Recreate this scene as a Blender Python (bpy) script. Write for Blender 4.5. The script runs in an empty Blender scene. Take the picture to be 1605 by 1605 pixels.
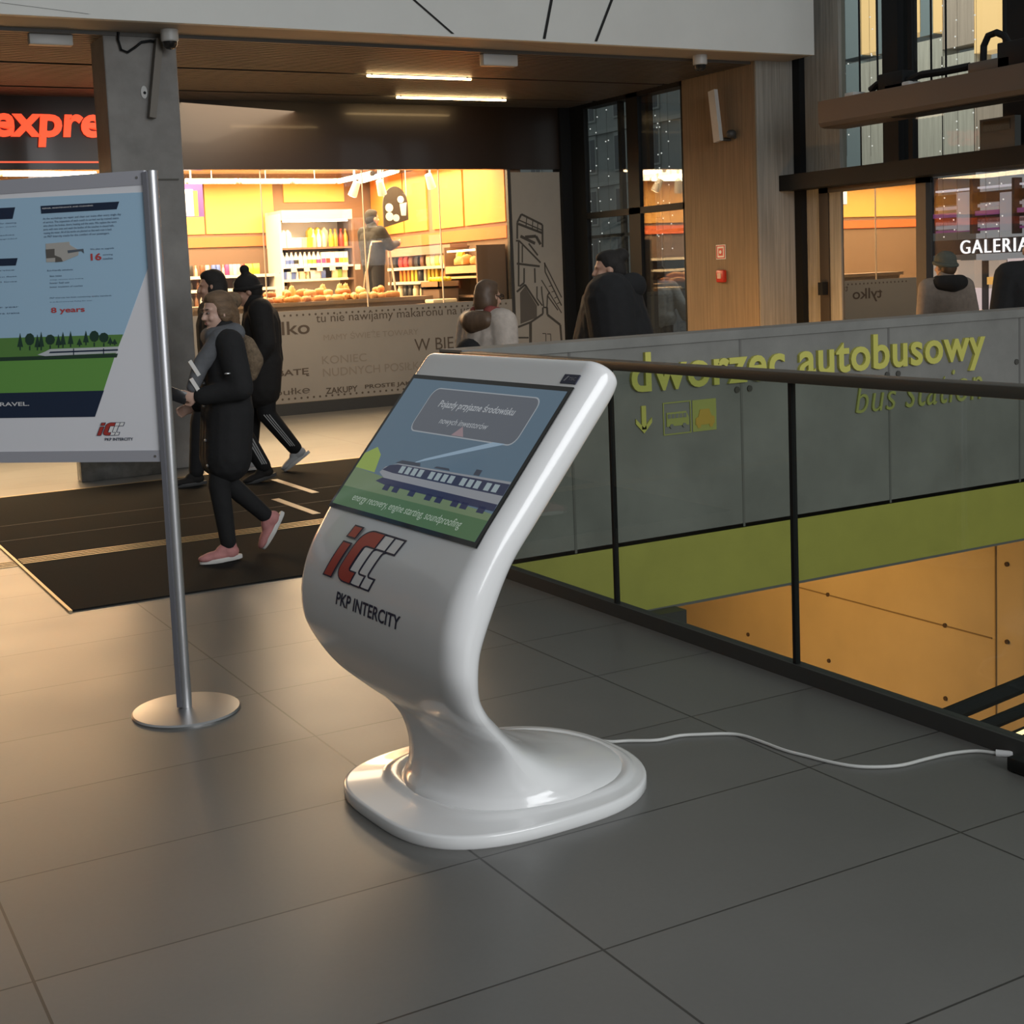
import bpy, bmesh, math, random
from mathutils import Vector, Matrix
from mathutils.bvhtree import BVHTree

random.seed(7)
scene = bpy.context.scene
COL = scene.collection
V = Vector

# ------------------------------------------------------------------ camera (calibrated on the tile grid)
FPX, PITCH, ROLL, YAW, EYE = 2097.45, 0.0988026, -0.0438397, 0.4866574, 1.602155
PPX, PPY = 714.56, 641.11
_c, _s = math.cos(YAW), math.sin(YAW)
def _w(v): return V((_c * v[0] + _s * v[1], -_s * v[0] + _c * v[1], v[2]))
_f = V((0, math.cos(PITCH), -math.sin(PITCH))); _u = V((0, math.sin(PITCH), math.cos(PITCH))); _x = V((1, 0, 0))
CX = _w(math.cos(ROLL) * _x + math.sin(ROLL) * _u)
CU = _w(-math.sin(ROLL) * _x + math.cos(ROLL) * _u)
CF = _w(_f)
CAM = V((0, 0, EYE))
cd = bpy.data.cameras.new('camera')
cam = bpy.data.objects.new('camera', cd); COL.objects.link(cam)
cd.sensor_width = 36.0; cd.lens = 36.0 * FPX / 1605.0
cd.shift_x = (802.5 - PPX) / 1605.0; cd.shift_y = -(802.5 - PPY) / 1605.0
cd.clip_start = 0.05; cd.clip_end = 500
m = Matrix((CX, CU, -CF)).transposed().to_4x4(); m.translation = CAM
cam.matrix_world = m
scene.camera = cam
scene.view_settings.view_transform = 'Standard'
scene.view_settings.look = 'None'
scene.view_settings.gamma = 1.0
scene.view_settings.use_curve_mapping = False
scene.view_settings.exposure = 0.0

# ------------------------------------------------------------------ sky, assumed daylight and lamps
wd = bpy.data.worlds.new('overcast'); scene.world = wd; wd.use_nodes = True
bgn = wd.node_tree.nodes['Background']
bgn.inputs[0].default_value = (0.91, 0.96, 0.98, 1); bgn.inputs[1].default_value = 0.28
def area(name, loc, target, sx, sy, power, color):
    l = bpy.data.lights.new(name, 'AREA'); l.shape = 'RECTANGLE'; l.size = sx; l.size_y = sy
    l.energy = power; l.color = color
    o = bpy.data.objects.new(name, l); COL.objects.link(o); o.location = loc
    o.rotation_euler = (V(target) - V(loc)).to_track_quat('-Z', 'Y').to_euler()
    return o
area('assumed_daylight_lamp', (4.2, -6.3, 4.4), (1.4, 3.5, 0.7), 7.0, 5.0, 720, (0.96, 0.98, 1.0))  # unseen area lamp behind the camera for assumed daylight; no window is built
area('shop_ceiling_lamp', (6.2, 17.6, 3.12), (6.2, 17.6, 0), 5.5, 3.4, 980, (1.0, 0.69, 0.39))
area('shop_ceiling_lamp', (1.0, 17.6, 3.12), (1.0, 17.6, 0), 4.5, 3.4, 860, (1.0, 0.69, 0.39))
area('forecourt_fill_light', (5.4, 13.6, 3.7), (5.2, 13.6, 0), 3.6, 1.4, 120, (1.0, 0.76, 0.52))  # unseen area lamp added under the slats to light the forecourt
area('wing_fill_light', (13.5, 14.5, 9.0), (19.0, 17.5, 3.0), 3.0, 3.0, 420, (1.0, 0.95, 0.86))  # unseen lamp added to brighten the station wing outside
area('assumed_lower_hall_lamp', (7.4, 10.2, -0.65), (10.0, 10.2, -2.6), 1.5, 4.0, 260, (1.0, 0.50, 0.14))  # unseen lamp, assumed from the orange light on the lower wall

# ------------------------------------------------------------------ helpers
def px_ray(x, y): return CX * ((x - PPX) / FPX) - CU * ((y - PPY) / FPX) + CF
def atX(x, y, c):
    d = px_ray(x, y); return CAM + d * (c / d.x)
def atY(x, y, c):
    d = px_ray(x, y); return CAM + d * (c / d.y)
def atZ(x, y, c=0.0):
    d = px_ray(x, y); return CAM + d * ((c - EYE) / d.z)
def atP(x, y, p0, n):
    d = px_ray(x, y); n = V(n); return CAM + d * ((V(p0) - CAM).dot(n) / d.dot(n))

MATS = {}
def mat(name, color=(.5, .5, .5), rough=.5, metal=0.0, emit=None, estr=1.0, coat=0.0, var=0.0, vscale=6.0,
        stretch=(1, 1, 1), bump=0.0, spec=.5, trans=None):
    if name in MATS: return MATS[name]
    mt = bpy.data.materials.new(name); mt.use_nodes = True
    nt = mt.node_tree; b = nt.nodes['Principled BSDF']
    b.inputs['Base Color'].default_value = (*color, 1); b.inputs['Roughness'].default_value = rough
    b.inputs['Metallic'].default_value = metal; b.inputs['Specular IOR Level'].default_value = spec
    b.inputs['Coat Weight'].default_value = coat; b.inputs['Coat Roughness'].default_value = .06
    if emit:
        b.inputs['Emission Color'].default_value = (*emit, 1); b.inputs['Emission Strength'].default_value = estr
    if var or bump:
        tc = nt.nodes.new('ShaderNodeTexCoord'); mp = nt.nodes.new('ShaderNodeMapping')
        mp.inputs['Scale'].default_value = stretch
        nz = nt.nodes.new('ShaderNodeTexNoise'); nz.inputs['Scale'].default_value = vscale
        nz.inputs['Detail'].default_value = 6; nz.inputs['Roughness'].default_value = .6
        nt.links.new(tc.outputs['Object'], mp.inputs[0]); nt.links.new(mp.outputs[0], nz.inputs['Vector'])
        if var:
            mx = nt.nodes.new('ShaderNodeMapRange'); mx.inputs[1].default_value = .25; mx.inputs[2].default_value = .75
            mx.inputs[3].default_value = 1 - var; mx.inputs[4].default_value = 1 + var
            vm = nt.nodes.new('ShaderNodeVectorMath'); vm.operation = 'SCALE'; vm.inputs[0].default_value = color
            nt.links.new(nz.outputs['Fac'], mx.inputs[0]); nt.links.new(mx.outputs[0], vm.inputs['Scale'])
            nt.links.new(vm.outputs[0], b.inputs['Base Color'])
        if bump:
            bp = nt.nodes.new('ShaderNodeBump'); bp.inputs['Strength'].default_value = bump; bp.inputs['Distance'].default_value = .01
            nt.links.new(nz.outputs['Fac'], bp.inputs['Height']); nt.links.new(bp.outputs[0], b.inputs['Normal'])
    MATS[name] = mt; return mt

def glass_mat(name, tint=(1, 1, 1), refl=.1, rough=0.0):
    """architectural pane: see-through, tinted, with a mirror reflection that grows at grazing angles"""
    if name in MATS: return MATS[name]
    mt = bpy.data.materials.new(name); mt.use_nodes = True; nt = mt.node_tree
    for n in list(nt.nodes): nt.nodes.remove(n)
    out = nt.nodes.new('ShaderNodeOutputMaterial'); mx = nt.nodes.new('ShaderNodeMixShader')
    tr = nt.nodes.new('ShaderNodeBsdfTransparent'); tr.inputs[0].default_value = (*tint, 1)
    gl = nt.nodes.new('ShaderNodeBsdfGlossy'); gl.inputs['Roughness'].default_value = rough
    lw = nt.nodes.new('ShaderNodeLayerWeight'); lw.inputs[0].default_value = .5
    pw = nt.nodes.new('ShaderNodeMath'); pw.operation = 'POWER'; pw.inputs[1].default_value = 4.0
    ma = nt.nodes.new('ShaderNodeMath'); ma.operation = 'MULTIPLY_ADD'; ma.inputs[1].default_value = 1 - refl; ma.inputs[2].default_value = refl
    nt.links.new(lw.outputs['Facing'], pw.inputs[0]); nt.links.new(pw.outputs[0], ma.inputs[0])
    nt.links.new(ma.outputs[0], mx.inputs[0]); nt.links.new(tr.outputs[0], mx.inputs[1]); nt.links.new(gl.outputs[0], mx.inputs[2])
    nt.links.new(mx.outputs[0], out.inputs[0]); MATS[name] = mt; return mt

WM = {}                                     # world matrices of the empties made here
def thing(name, label, cat, loc=(0, 0, 0), rotz=0.0, group=None):
    o = bpy.data.objects.new(name, None); COL.objects.link(o); o.empty_display_size = .1
    o.location = loc; o.rotation_euler = (0, 0, rotz)
    WM[o.name] = Matrix.Translation(V(loc)) @ Matrix.Rotation(rotz, 4, 'Z')
    return tag(o, label, cat, group)
def tag(o, label, cat, group=None, kind=None):
    o['label'] = label; o['category'] = cat
    if group: o['group'] = group
    if kind: o['kind'] = kind
    return o
def struct(o):
    o['kind'] = 'structure'; return o

class MB:
    """gathers shapes (world or local coordinates) for ONE mesh object"""
    def __init__(s): s.bm = bmesh.new()
    def face(s, pts):
        vs = [s.bm.verts.new(p) for p in pts]
        try: return s.bm.faces.new(vs)
        except ValueError: return None
    def box(s, c, d, rz=0.0, R=None, bevel=0.0):
        n0 = len(s.bm.verts)
        M = Matrix.Translation(V(c)) @ (R.to_4x4() if R else Matrix.Rotation(rz, 4, 'Z')) @ Matrix.Diagonal((d[0], d[1], d[2], 1))
        r = bmesh.ops.create_cube(s.bm, size=1.0, matrix=M)
        if bevel:
            es = list({e for v in r['verts'] for e in v.link_edges})
            bmesh.ops.bevel(s.bm, geom=es, offset=bevel, segments=2, profile=.5, affect='EDGES')
        return s
    def span(s, a, b, bevel=0.0):
        a, b = V(a), V(b); return s.box((a + b) / 2, [abs(b[i] - a[i]) for i in range(3)], bevel=bevel)
    def cyl(s, p0, p1, r0, r1=None, n=16, caps=True):
        p0, p1 = V(p0), V(p1); r1 = r0 if r1 is None else r1
        q = (p1 - p0).to_track_quat('Z', 'Y').to_matrix()
        A, B = [], []
        for i in range(n):
            a = 2 * math.pi * i / n; d = q @ V((math.cos(a), math.sin(a), 0))
            A.append(s.bm.verts.new(p0 + d * r0)); B.append(s.bm.verts.new(p1 + d * r1))
        for i in range(n): s.bm.faces.new((A[i], A[(i + 1) % n], B[(i + 1) % n], B[i]))
        if caps: s.bm.faces.new(A[::-1]); s.bm.faces.new(B)
        return s
    def ell(s, c, r, R=None, u=16, v=10):
        M = Matrix.Translation(V(c)) @ (R.to_4x4() if R else Matrix.Identity(4)) @ Matrix.Diagonal((r[0], r[1], r[2], 1))
        bmesh.ops.create_uvsphere(s.bm, u_segments=u, v_segments=v, radius=1.0, matrix=M); return s
    def tube(s, path, r, n=8, closed=False):
        P = [V(p) for p in path]; rings = []
        for i, p in enumerate(P):
            t = (P[min(i + 1, len(P) - 1)] - P[max(i - 1, 0)]).normalized()
            q = t.to_track_quat('Z', 'Y').to_matrix(); rr = r[i] if isinstance(r, (list, tuple)) else r
            rings.append([s.bm.verts.new(p + q @ V((math.cos(2 * math.pi * k / n) * rr, math.sin(2 * math.pi * k / n) * rr, 0))) for k in range(n)])
        for a, b in zip(rings, rings[1:]):
            # match the closest start vertex so the tube does not twist
            k0 = min(range(n), key=lambda k: (b[k].co - a[0].co).length)
            for k in range(n): s.bm.faces.new((a[k], a[(k + 1) % n], b[(k0 + k + 1) % n], b[(k0 + k) % n]))
        s.bm.faces.new(rings[0][::-1]); s.bm.faces.new(rings[-1]); return s
    def lathe(s, prof, c=(0, 0, 0), n=24):
        c = V(c); rings = []
        for r, z in prof:
            rings.append([s.bm.verts.new(c + V((r * math.cos(2 * math.pi * k / n), r * math.sin(2 * math.pi * k / n), z))) for k in range(n)])
        for a, b in zip(rings, rings[1:]):
            for k in range(n): s.bm.faces.new((a[k], a[(k + 1) % n], b[(k + 1) % n], b[k]))
        s.bm.faces.new(rings[0][::-1]); s.bm.faces.new(rings[-1]); return s
    def prism(s, poly, o, ex, ey, depth=0.0, back=0.0):
        """polygon (2-D) in the plane o + x*ex + y*ey, thickened along ex x ey"""
        o, ex, ey = V(o), V(ex), V(ey); n = ex.cross(ey).normalized()
        F = [s.bm.verts.new(o + ex * x + ey * y + n * depth) for x, y in poly]
        f = s.bm.faces.new(F)
        if depth - back > 1e-6:
            B = [s.bm.verts.new(o + ex * x + ey * y + n * back) for x, y in poly]
            s.bm.faces.new(B[::-1]); k = len(poly)
            for i in range(k): s.bm.faces.new((F[i], B[i], B[(i + 1) % k], F[(i + 1) % k]))
        return s
    def loft(s, rings, cap0=True, cap1=True):
        R = [[s.bm.verts.new(p) for p in r] for r in rings]; n = len(R[0])
        for a, b in zip(R, R[1:]):
            for k in range(n): s.bm.faces.new((a[k], a[(k + 1) % n], b[(k + 1) % n], b[k]))
        if cap0: s.bm.faces.new(R[0][::-1])
        if cap1: s.bm.faces.new(R[-1])
        return s
    def mesh(s, me, M):
        t = bmesh.new(); t.from_mesh(me); t.transform(M)
        mp = {v: s.bm.verts.new(v.co) for v in t.verts}
        for f in t.faces:
            try: s.bm.faces.new([mp[v] for v in f.verts])
            except ValueError: pass
        t.free(); return s
    def build(s, name, material, parent=None, local=False, smooth=35, origin=None, tri=False):
        bm = s.bm; bmesh.ops.recalc_face_normals(bm, faces=bm.faces)
        if tri: bmesh.ops.triangulate(bm, faces=[f for f in bm.faces if len(f.verts) > 4])
        loc = V((0, 0, 0))
        if parent is not None:
            W = WM[parent.name]
            if not local: bm.transform(W.inverted())
        else:
            if origin is None:
                xs = [v.co for v in bm.verts]
                loc = V(((min(p.x for p in xs) + max(p.x for p in xs)) / 2, (min(p.y for p in xs) + max(p.y for p in xs)) / 2, min(p.z for p in xs)))
            else: loc = V(origin)
            bm.transform(Matrix.Translation(-loc))
        me = bpy.data.meshes.new(name); bm.to_mesh(me); bm.free()
        me.materials.append(material)
        if smooth:
            for p in me.polygons: p.use_smooth = True
            me.set_sharp_from_angle(angle=math.radians(smooth))
        o = bpy.data.objects.new(name, me); COL.objects.link(o); o.location = loc
        if parent is not None:
            o.parent = parent; WM[o.name] = WM[parent.name].copy()
        else: WM[o.name] = Matrix.Translation(loc)
        return o

def copy_tree(o, parent=None):
    c = o.copy(); COL.objects.link(c)
    if parent is not None: c.parent = parent
    for ch in list(o.children): copy_tree(ch, c)
    return c

# ------------------------------------------------------------------ lettering
_TX = {}
def text_mesh(txt, offset=0.0, shear=0.0, spacing=1.0):
    k = (txt, offset, shear, spacing)
    if k in _TX: return _TX[k]
    cu = bpy.data.curves.new('lettering', 'FONT'); cu.body = txt; cu.fill_mode = 'FRONT'; cu.resolution_u = 4
    cu.offset = offset; cu.shear = shear; cu.space_character = spacing
    ob = bpy.data.objects.new('lettering', cu); COL.objects.link(ob)
    bpy.context.view_layer.update()
    me = bpy.data.meshes.new_from_object(ob.evaluated_get(bpy.context.evaluated_depsgraph_get()))
    bpy.data.objects.remove(ob); bpy.data.curves.remove(cu)
    _TX[k] = me; return me
def text_into(mb, txt, o, ex, ey, box, depth=0.0, offset=0.0, shear=0.0, spacing=1.0, out=0.001, align=None):
    """lettering fitted into box (u0,u1,v0,v1) of the plane; align: letters whose extent sets the vertical box"""
    me = text_mesh(txt, offset, shear, spacing); xs = [v.co.x for v in me.vertices]; ys = [v.co.y for v in me.vertices]
    if not xs: return
    if align:
        yr = [v.co.y for v in text_mesh(align, offset, shear, spacing).vertices]; y0, y1 = min(yr), max(yr)
    else: y0, y1 = min(ys), max(ys)
    x0, x1 = min(xs), max(xs); u0, u1, v0, v1 = box
    o, ex, ey = V(o), V(ex), V(ey); n = ex.cross(ey).normalized()
    t = bmesh.new(); t.from_mesh(me)
    bmesh.ops.remove_doubles(t, verts=t.verts, dist=1e-5)
    if depth:
        r = bmesh.ops.extrude_face_region(t, geom=t.faces[:])
        for g in r['geom']:
            if isinstance(g, bmesh.types.BMVert): g.co.z += 1.0
    mp = {}
    for v in t.verts:
        x = u0 + (v.co.x - x0) / (x1 - x0) * (u1 - u0); y = v0 + (v.co.y - y0) / (y1 - y0) * (v1 - v0)
        mp[v] = mb.bm.verts.new(o + ex * x + ey * y + n * (out + v.co.z * depth))
    for f in t.faces:
        try: mb.bm.faces.new([mp[v] for v in f.verts])
        except ValueError: pass
    t.free()

def offset_poly(poly, d):
    n = len(poly); out = []
    A = sum(poly[i][0] * poly[(i + 1) % n][1] - poly[(i + 1) % n][0] * poly[i][1] for i in range(n)); sg = 1 if A > 0 else -1
    for i in range(n):
        p0, p1, p2 = V(poly[i - 1]), V(poly[i]), V(poly[(i + 1) % n])
        a = (p1 - p0).normalized(); b = (p2 - p1).normalized()
        na, nb = V((a.y, -a.x)) * sg, V((b.y, -b.x)) * sg
        m = (na + nb); L = max(m.length_squared / 2, .35); out.append(tuple(p1 + m * (d / L)))
    return out
def logo_layers():
    """slanted i C C C emblem in a box about 1 wide, 0.62 high: (polygon, colour)"""
    sl = .32; sh = lambda P: [(x + y * sl, y) for x, y in P]
    L = []
    def arc(cx, cy, r, a0, a1, n=6): return [(cx + r * math.cos(math.radians(a0 + (a1 - a0) * i / n)), cy + r * math.sin(math.radians(a0 + (a1 - a0) * i / n))) for i in range(n + 1)]
    def C(x):
        w, h, t, r = .30, .62, .135, .15
        P = [(x + w, h)] + arc(x + r, h - r, r, 90, 180) + arc(x + r, r, r, 180, 270) + [(x + w * .86, 0), (x + w * .86, .13)]
        P += arc(x + t + .05, .13 + .05, .05, 270, 180) + arc(x + t + .05, h - .16 - .05, .05, 180, 90) + [(x + w, h - .16)]
        return sh(P)
    for x, c in ((.50, 'white'), (.35, 'white'), (.19, 'red')):
        p = C(x); L.append((offset_poly(p, .018), 'navy')); L.append((p if c == 'red' else offset_poly(p, -.004), c))
    for P in ([(0, 0), (.125, 0), (.125, .42), (0, .42)], [(0, .50), (.125, .50), (.125, .62), (0, .62)]):
        p = sh(P); L.append((offset_poly(p, .018), 'navy')); L.append((p, 'red'))
    return L

# ================================================================== MATERIALS OF THE SETTING
def tile_mat():
    mt = bpy.data.materials.new('floor_tiles'); mt.use_nodes = True; nt = mt.node_tree; N = nt.nodes; L = nt.links
    b = N['Principled BSDF']; g = N.new('ShaderNodeNewGeometry'); sp = N.new('ShaderNodeSeparateXYZ'); L.new(g.outputs['Position'], sp.inputs[0])
    def mth(op, a, bb=None, c=None):
        n = N.new('ShaderNodeMath'); n.operation = op
        for i, q in enumerate((a, bb, c)):
            if q is None: continue
            if isinstance(q, (int, float)): n.inputs[i].default_value = q
            else: L.new(q, n.inputs[i])
        return n.outputs[0]
    u = mth('DIVIDE', mth('SUBTRACT', sp.outputs[0], 0.4745), 1.2); v = mth('DIVIDE', mth('SUBTRACT', sp.outputs[1], 0.139), 0.6)
    def line(q, w):     # 1 on the joint
        f = mth('FRACT', q); d = mth('MINIMUM', f, mth('SUBTRACT', 1.0, f)); return mth('LESS_THAN', d, w)
    j = mth('MAXIMUM', line(u, .0030), line(v, .0050))
    cb = N.new('ShaderNodeCombineXYZ'); L.new(mth('FLOOR', u), cb.inputs[0]); L.new(mth('FLOOR', v), cb.inputs[1])
    wn = N.new('ShaderNodeTexWhiteNoise'); wn.noise_dimensions = '2D'; L.new(cb.outputs[0], wn.inputs['Vector'])
    nz = N.new('ShaderNodeTexNoise'); nz.inputs['Scale'].default_value = 1.7; nz.inputs['Detail'].default_value = 8; L.new(g.outputs['Position'], nz.inputs['Vector'])
    fn = N.new('ShaderNodeTexNoise'); fn.inputs['Scale'].default_value = 60; fn.inputs['Detail'].default_value = 3; L.new(g.outputs['Position'], fn.inputs['Vector'])
    k = mth('ADD', mth('MULTIPLY_ADD', wn.outputs['Value'], .10, .78), mth('MULTIPLY_ADD', nz.outputs['Fac'], .30, mth('MULTIPLY', fn.outputs['Fac'], .10)))
    vm = N.new('ShaderNodeVectorMath'); vm.operation = 'SCALE'; vm.inputs[0].default_value = (.132, .130, .122); L.new(k, vm.inputs['Scale'])
    mx = N.new('ShaderNodeMix'); mx.data_type = 'RGBA'; L.new(j, mx.inputs['Factor']); L.new(vm.outputs[0], mx.inputs['A']); mx.inputs['B'].default_value = (.035, .033, .03, 1)
    L.new(mx.outputs['Result'], b.inputs['Base Color'])
    L.new(mth('MULTIPLY_ADD', nz.outputs['Fac'], .12, .30), b.inputs['Roughness'])
    bp = N.new('ShaderNodeBump'); bp.inputs['Strength'].default_value = .5; bp.inputs['Distance'].default_value = .003; L.new(mth('SUBTRACT', 1.0, j), bp.inputs['Height']); L.new(bp.outputs[0], b.inputs['Normal'])
    return mt
TILE = tile_mat()
CONC = mat('cast_concrete', (.205, .205, .19), .75, var=.22, vscale=2.2, bump=.15)
CONC_D = mat('column_concrete', (.26, .25, .235), .7, var=.25, vscale=3.0, bump=.2)
BOARD = mat('board_marked_concrete', (.30, .285, .25), .85, var=.30, vscale=5.0, stretch=(7, 7, .25), bump=.5)
BOARD_W = mat('board_marked_warm_light_concrete', (.215, .155, .095), .85, var=.26, vscale=5.0, stretch=(8, 8, .25), bump=.5)  # same concrete, with the shop's warm light put into its colour
YEL = mat('lime_yellow_paint', (.42, .40, .075), .6, var=.07, vscale=5)
YEL_L = mat('lime_yellow_letter', (.56, .54, .12), .5)
YEL_D = mat('olive_yellow_letter', (.36, .38, .10), .5)
BLACK = mat('black_steel', (.010, .011, .012), .55, spec=.2)
DKGREY = mat('dark_grey_steel', (.045, .045, .043), .5)
STEEL = mat('brushed_steel', (.55, .55, .55), .32, metal=1.0)
ALU = mat('aluminium', (.60, .60, .62), .38, metal=.9)
RAILM = mat('bronze_grey_rail', (.085, .08, .068), .45, metal=.4)
WHITEP = mat('white_panel', (.74, .74, .70), .55, var=.04, vscale=1.5)
TAN = mat('tan_soffit', (.36, .325, .28), .6)
SLAT = mat('ceiling_slat', (.085, .078, .068), .5)
DARKV = mat('ceiling_void', (.03, .026, .02), .9)
FASC = mat('dark_glass_fascia', (.022, .013, .008), .28, coat=.15)
PLAIN_GLASS = glass_mat('shop_glass', (.96, .97, .95), .04)
HALL_GLASS = glass_mat('hall_glass', (.88, .92, .92), .10)
DOOR_GLASS = glass_mat('door_glass', (.10, .10, .09), .50)
RAIL_GLASS = glass_mat('railing_glass', (.80, .84, .80), .03)

# ================================================================== STRUCTURE
ZS = -0.435
b = MB()
poly = [(-8, -6), (3.50, -6), (3.50, 6.42), (10.0, 6.42), (10.0, 15.38), (-8, 15.38)]
b.prism(poly, (0, 0, 0), (1, 0, 0), (0, 1, 0), 0.0, ZS)
struct(b.build('floor', TILE, smooth=0, origin=(0, 0, 0), tri=True))
b = MB(); b.span((-8, 15.38, -.435), (10.0, 20.2, 0.0))
struct(b.build('floor_shop', mat('shop_floor', (.42, .36, .28), .4, var=.08, vscale=3), smooth=0, origin=(0, 0, 0)))

# lower level under the opening
b = MB(); b.span((10.0, -6, -4.6), (10.3, 16, ZS))
wl = struct(b.build('wall_lower_right', mat('lower_hall_concrete', (.50, .40, .27), .75, var=.10, vscale=1.5), smooth=0))
b = MB()
for z in (-1.96, -3.4): b.span((9.990, 8.45, z - .006), (10.001, 16, z + .006))
b.span((9.990, 8.40, -4.6), (10.001, 8.412, ZS))
struct(b.build('formwork_joint', mat('joint_brown', (.20, .14, .08), .9), parent=wl))  # plain brown lines along the concrete joints
b = MB()
for y in (8.28, 9.0, 10.58, 11.89, 13.2, 14.5):
    for z in (-1.23, -1.955, -2.68, -3.4): b.cyl((9.985, y, z), (10.002, y, z), .022, n=10)
struct(b.build('tie_hole', mat('tie_hole', (.06, .035, .02), .9), parent=wl))
b = MB(); b.span((-2, -6, -4.8), (10.3, 16, -4.6)); struct(b.build('floor_lower', mat('lower_floor', (.30, .29, .27), .4, var=.1), smooth=0))
b = MB(); b.span((3.2, 15.8, -4.6), (10.0, 16.0, ZS)); struct(b.build('wall_lower_back', CONC, smooth=0))
b = MB(); b.span((3.2, -6, -4.6), (3.4, 16, ZS)); struct(b.build('wall_lower_left', CONC, smooth=0))

# parapet wall with the bus station lettering
b = MB(); b.span((3.44, 6.42, ZS), (11.2, 6.66, 1.185)); b.span((3.44, 6.405, 1.145), (11.2, 6.67, 1.20))
pw = struct(b.build('wall_parapet', CONC, smooth=0))
b = MB(); b.span((3.5, 6.414, ZS), (10.0, 6.421, -.025))
struct(b.build('painted_band', YEL, parent=pw, smooth=0))
b = MB()
for x in (4.14, 5.385, 6.63, 7.885, 9.1): b.span((x - .008, 6.417, -.02), (x + .008, 6.4215, 1.14))
b.span((3.5, 6.412, ZS - .01), (10.0, 6.44, ZS + .006))
struct(b.build('formwork_joint', mat('concrete_joint', (.15, .148, .138), .9), parent=pw))
b = MB()
for x in (5.40, 6.66, 7.90): 
    for dx in (-.05, .05): b.cyl((x + dx, 6.412, .835), (x + dx, 6.422, .835), .02, n=10)
struct(b.build('tie_hole', mat('tie_hole_dark', (.07, .068, .06), .9), parent=pw))

b = MB(); b.span((-8.2, -6, 0), (-8, 15.4, 8.5)); struct(b.build('wall_sky_blocker', CONC_D, smooth=0))  # unseen wall added to block sky light from the left
# slatted ceiling in front of the shop
b = MB(); b.span((-8, 11.2, 3.88), (10.0, 15.4, 3.95))
cl = struct(b.build('ceiling', DARKV, smooth=0))
b = MB()
y = 11.62
while y < 15.36:
    if not (13.06 < y < 13.15 or 14.53 < y < 14.62): b.span((-8, y, 3.77), (9.98, y + .062, 3.88))
    y += .088
struct(b.build('slats', SLAT, parent=cl, smooth=0))
# soffit strip and white fascia of the upper hall
b = MB(); b.span((-8, 11.17, 3.80), (10.42, 11.62, 3.86))
so = struct(b.build('trim_1', TAN, smooth=0))
b = MB()
for q in ((-1.0, 2.0), (1.9, 5.2), (5.5, 6.4), (6.6, 7.5)):
    b.face([(q[0], 11.20, 3.798), (q[0] + .02, 11.20, 3.798), (q[1] + .02, 11.5, 3.798), (q[1], 11.5, 3.798)])
struct(b.build('soffit_joint', mat('soffit_joint', (.16, .12, .08), .8), parent=so, smooth=0))
b = MB(); b.span((-8, 11.10, 3.80), (10.42, 11.18, 8.5))
fa = struct(b.build('trim_2', WHITEP, smooth=0))
b = MB()
for (x0, y0), (x1, y1) in (((640, -8), (710, 53)), ((866, -8), (853, 61)), ((962, -8), (934, 65)), ((0, 4), (140, 22))):
    p, q = atY(x0, y0, 11.095), atY(x1, y1, 11.095); q.z = max(q.z, 3.802)
    d = V((.016, 0, 0)) if abs(p.x - q.x) < 1 else V((0, 0, .02)); b.face([p - d, p + d, q + d, q - d])
struct(b.build('panel_seam', mat('panel_seam', (.02, .02, .02), .9), parent=fa, smooth=0))

# concrete column between the shop windows
b = MB(); b.span((2.92, 11.64, 0), (3.555, 12.1, 3.9), bevel=.012)
co = struct(b.build('column', CONC_D, smooth=0))
b = MB(); b.span((2.99, 11.625, 2.55), (3.50, 11.642, 2.562)); struct(b.build('column_joint', mat('column_joint', (.12, .115, .10), .9), parent=co, smooth=0))
# pier of board-marked concrete by the glazing
b = MB(); b.span((10.0, 11.56, 0), (10.62, 12.86, 8.5), bevel=.01)
pi_ = struct(b.build('wall_pier', BOARD, smooth=0))
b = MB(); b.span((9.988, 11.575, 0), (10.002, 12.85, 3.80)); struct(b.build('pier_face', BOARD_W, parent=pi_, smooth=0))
# wall of the shop front: fascia, posts
b = MB(); b.span((-8, 15.33, 2.97), (9.97, 15.45, 3.80)); struct(b.build('wall_shop_fascia', FASC, smooth=0))
b = MB(); b.span((9.84, 15.28, 0), (10.06, 15.5, 3.80)); b.span((10.0, 14.96, 0), (10.07, 15.3, 3.80))
struct(b.build('trim_3', BLACK, smooth=0))
# shop shell
ORANGE = mat('orange_wall', (.78, .30, .06), .55)
BROWN = mat('brown_wall', (.22, .14, .085), .6)
b = MB(); b.span((-8, 19.8, 0), (9.3, 20.0, 3.3)); sb = struct(b.build('wall_shop_back', BROWN, smooth=0))
b = MB()
for (xa, xb, za, zb) in ((-6, 4.4, 2.42, 3.2), (4.45, 6.30, 2.40, 3.2), (6.33, 7.42, 2.40, 3.2), (7.60, 8.62, 2.86, 3.2)): b.span((xa, 19.77, za), (xb, 19.81, zb))
struct(b.build('wall_panel', mat('amber_wall', (.80, .42, .10), .5), parent=sb, smooth=0))
RED = mat('red_orange_band', (.80, .16, .045), .5)
b = MB(); b.span((-6, 19.76, 2.20), (7.56, 19.815, 2.35)); struct(b.build('red_band', RED, parent=sb, smooth=0))
b = MB(); b.span((9.1, 15.45, 0), (9.3, 20, 3.3)); sr = struct(b.build('wall_shop_right', BROWN, smooth=0))
b = MB()
for ya, yb in ((15.50, 16.62), (16.68, 17.62), (17.80, 18.55), (18.60, 19.75)): b.span((9.07, ya, 2.30), (9.11, yb, 3.2))
struct(b.build('wall_panel', ORANGE, parent=sr, smooth=0))
b = MB(); b.span((9.06, 15.47, 2.085), (9.115, 19.78, 2.245)); struct(b.build('red_band', RED, parent=sr, smooth=0))
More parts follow.
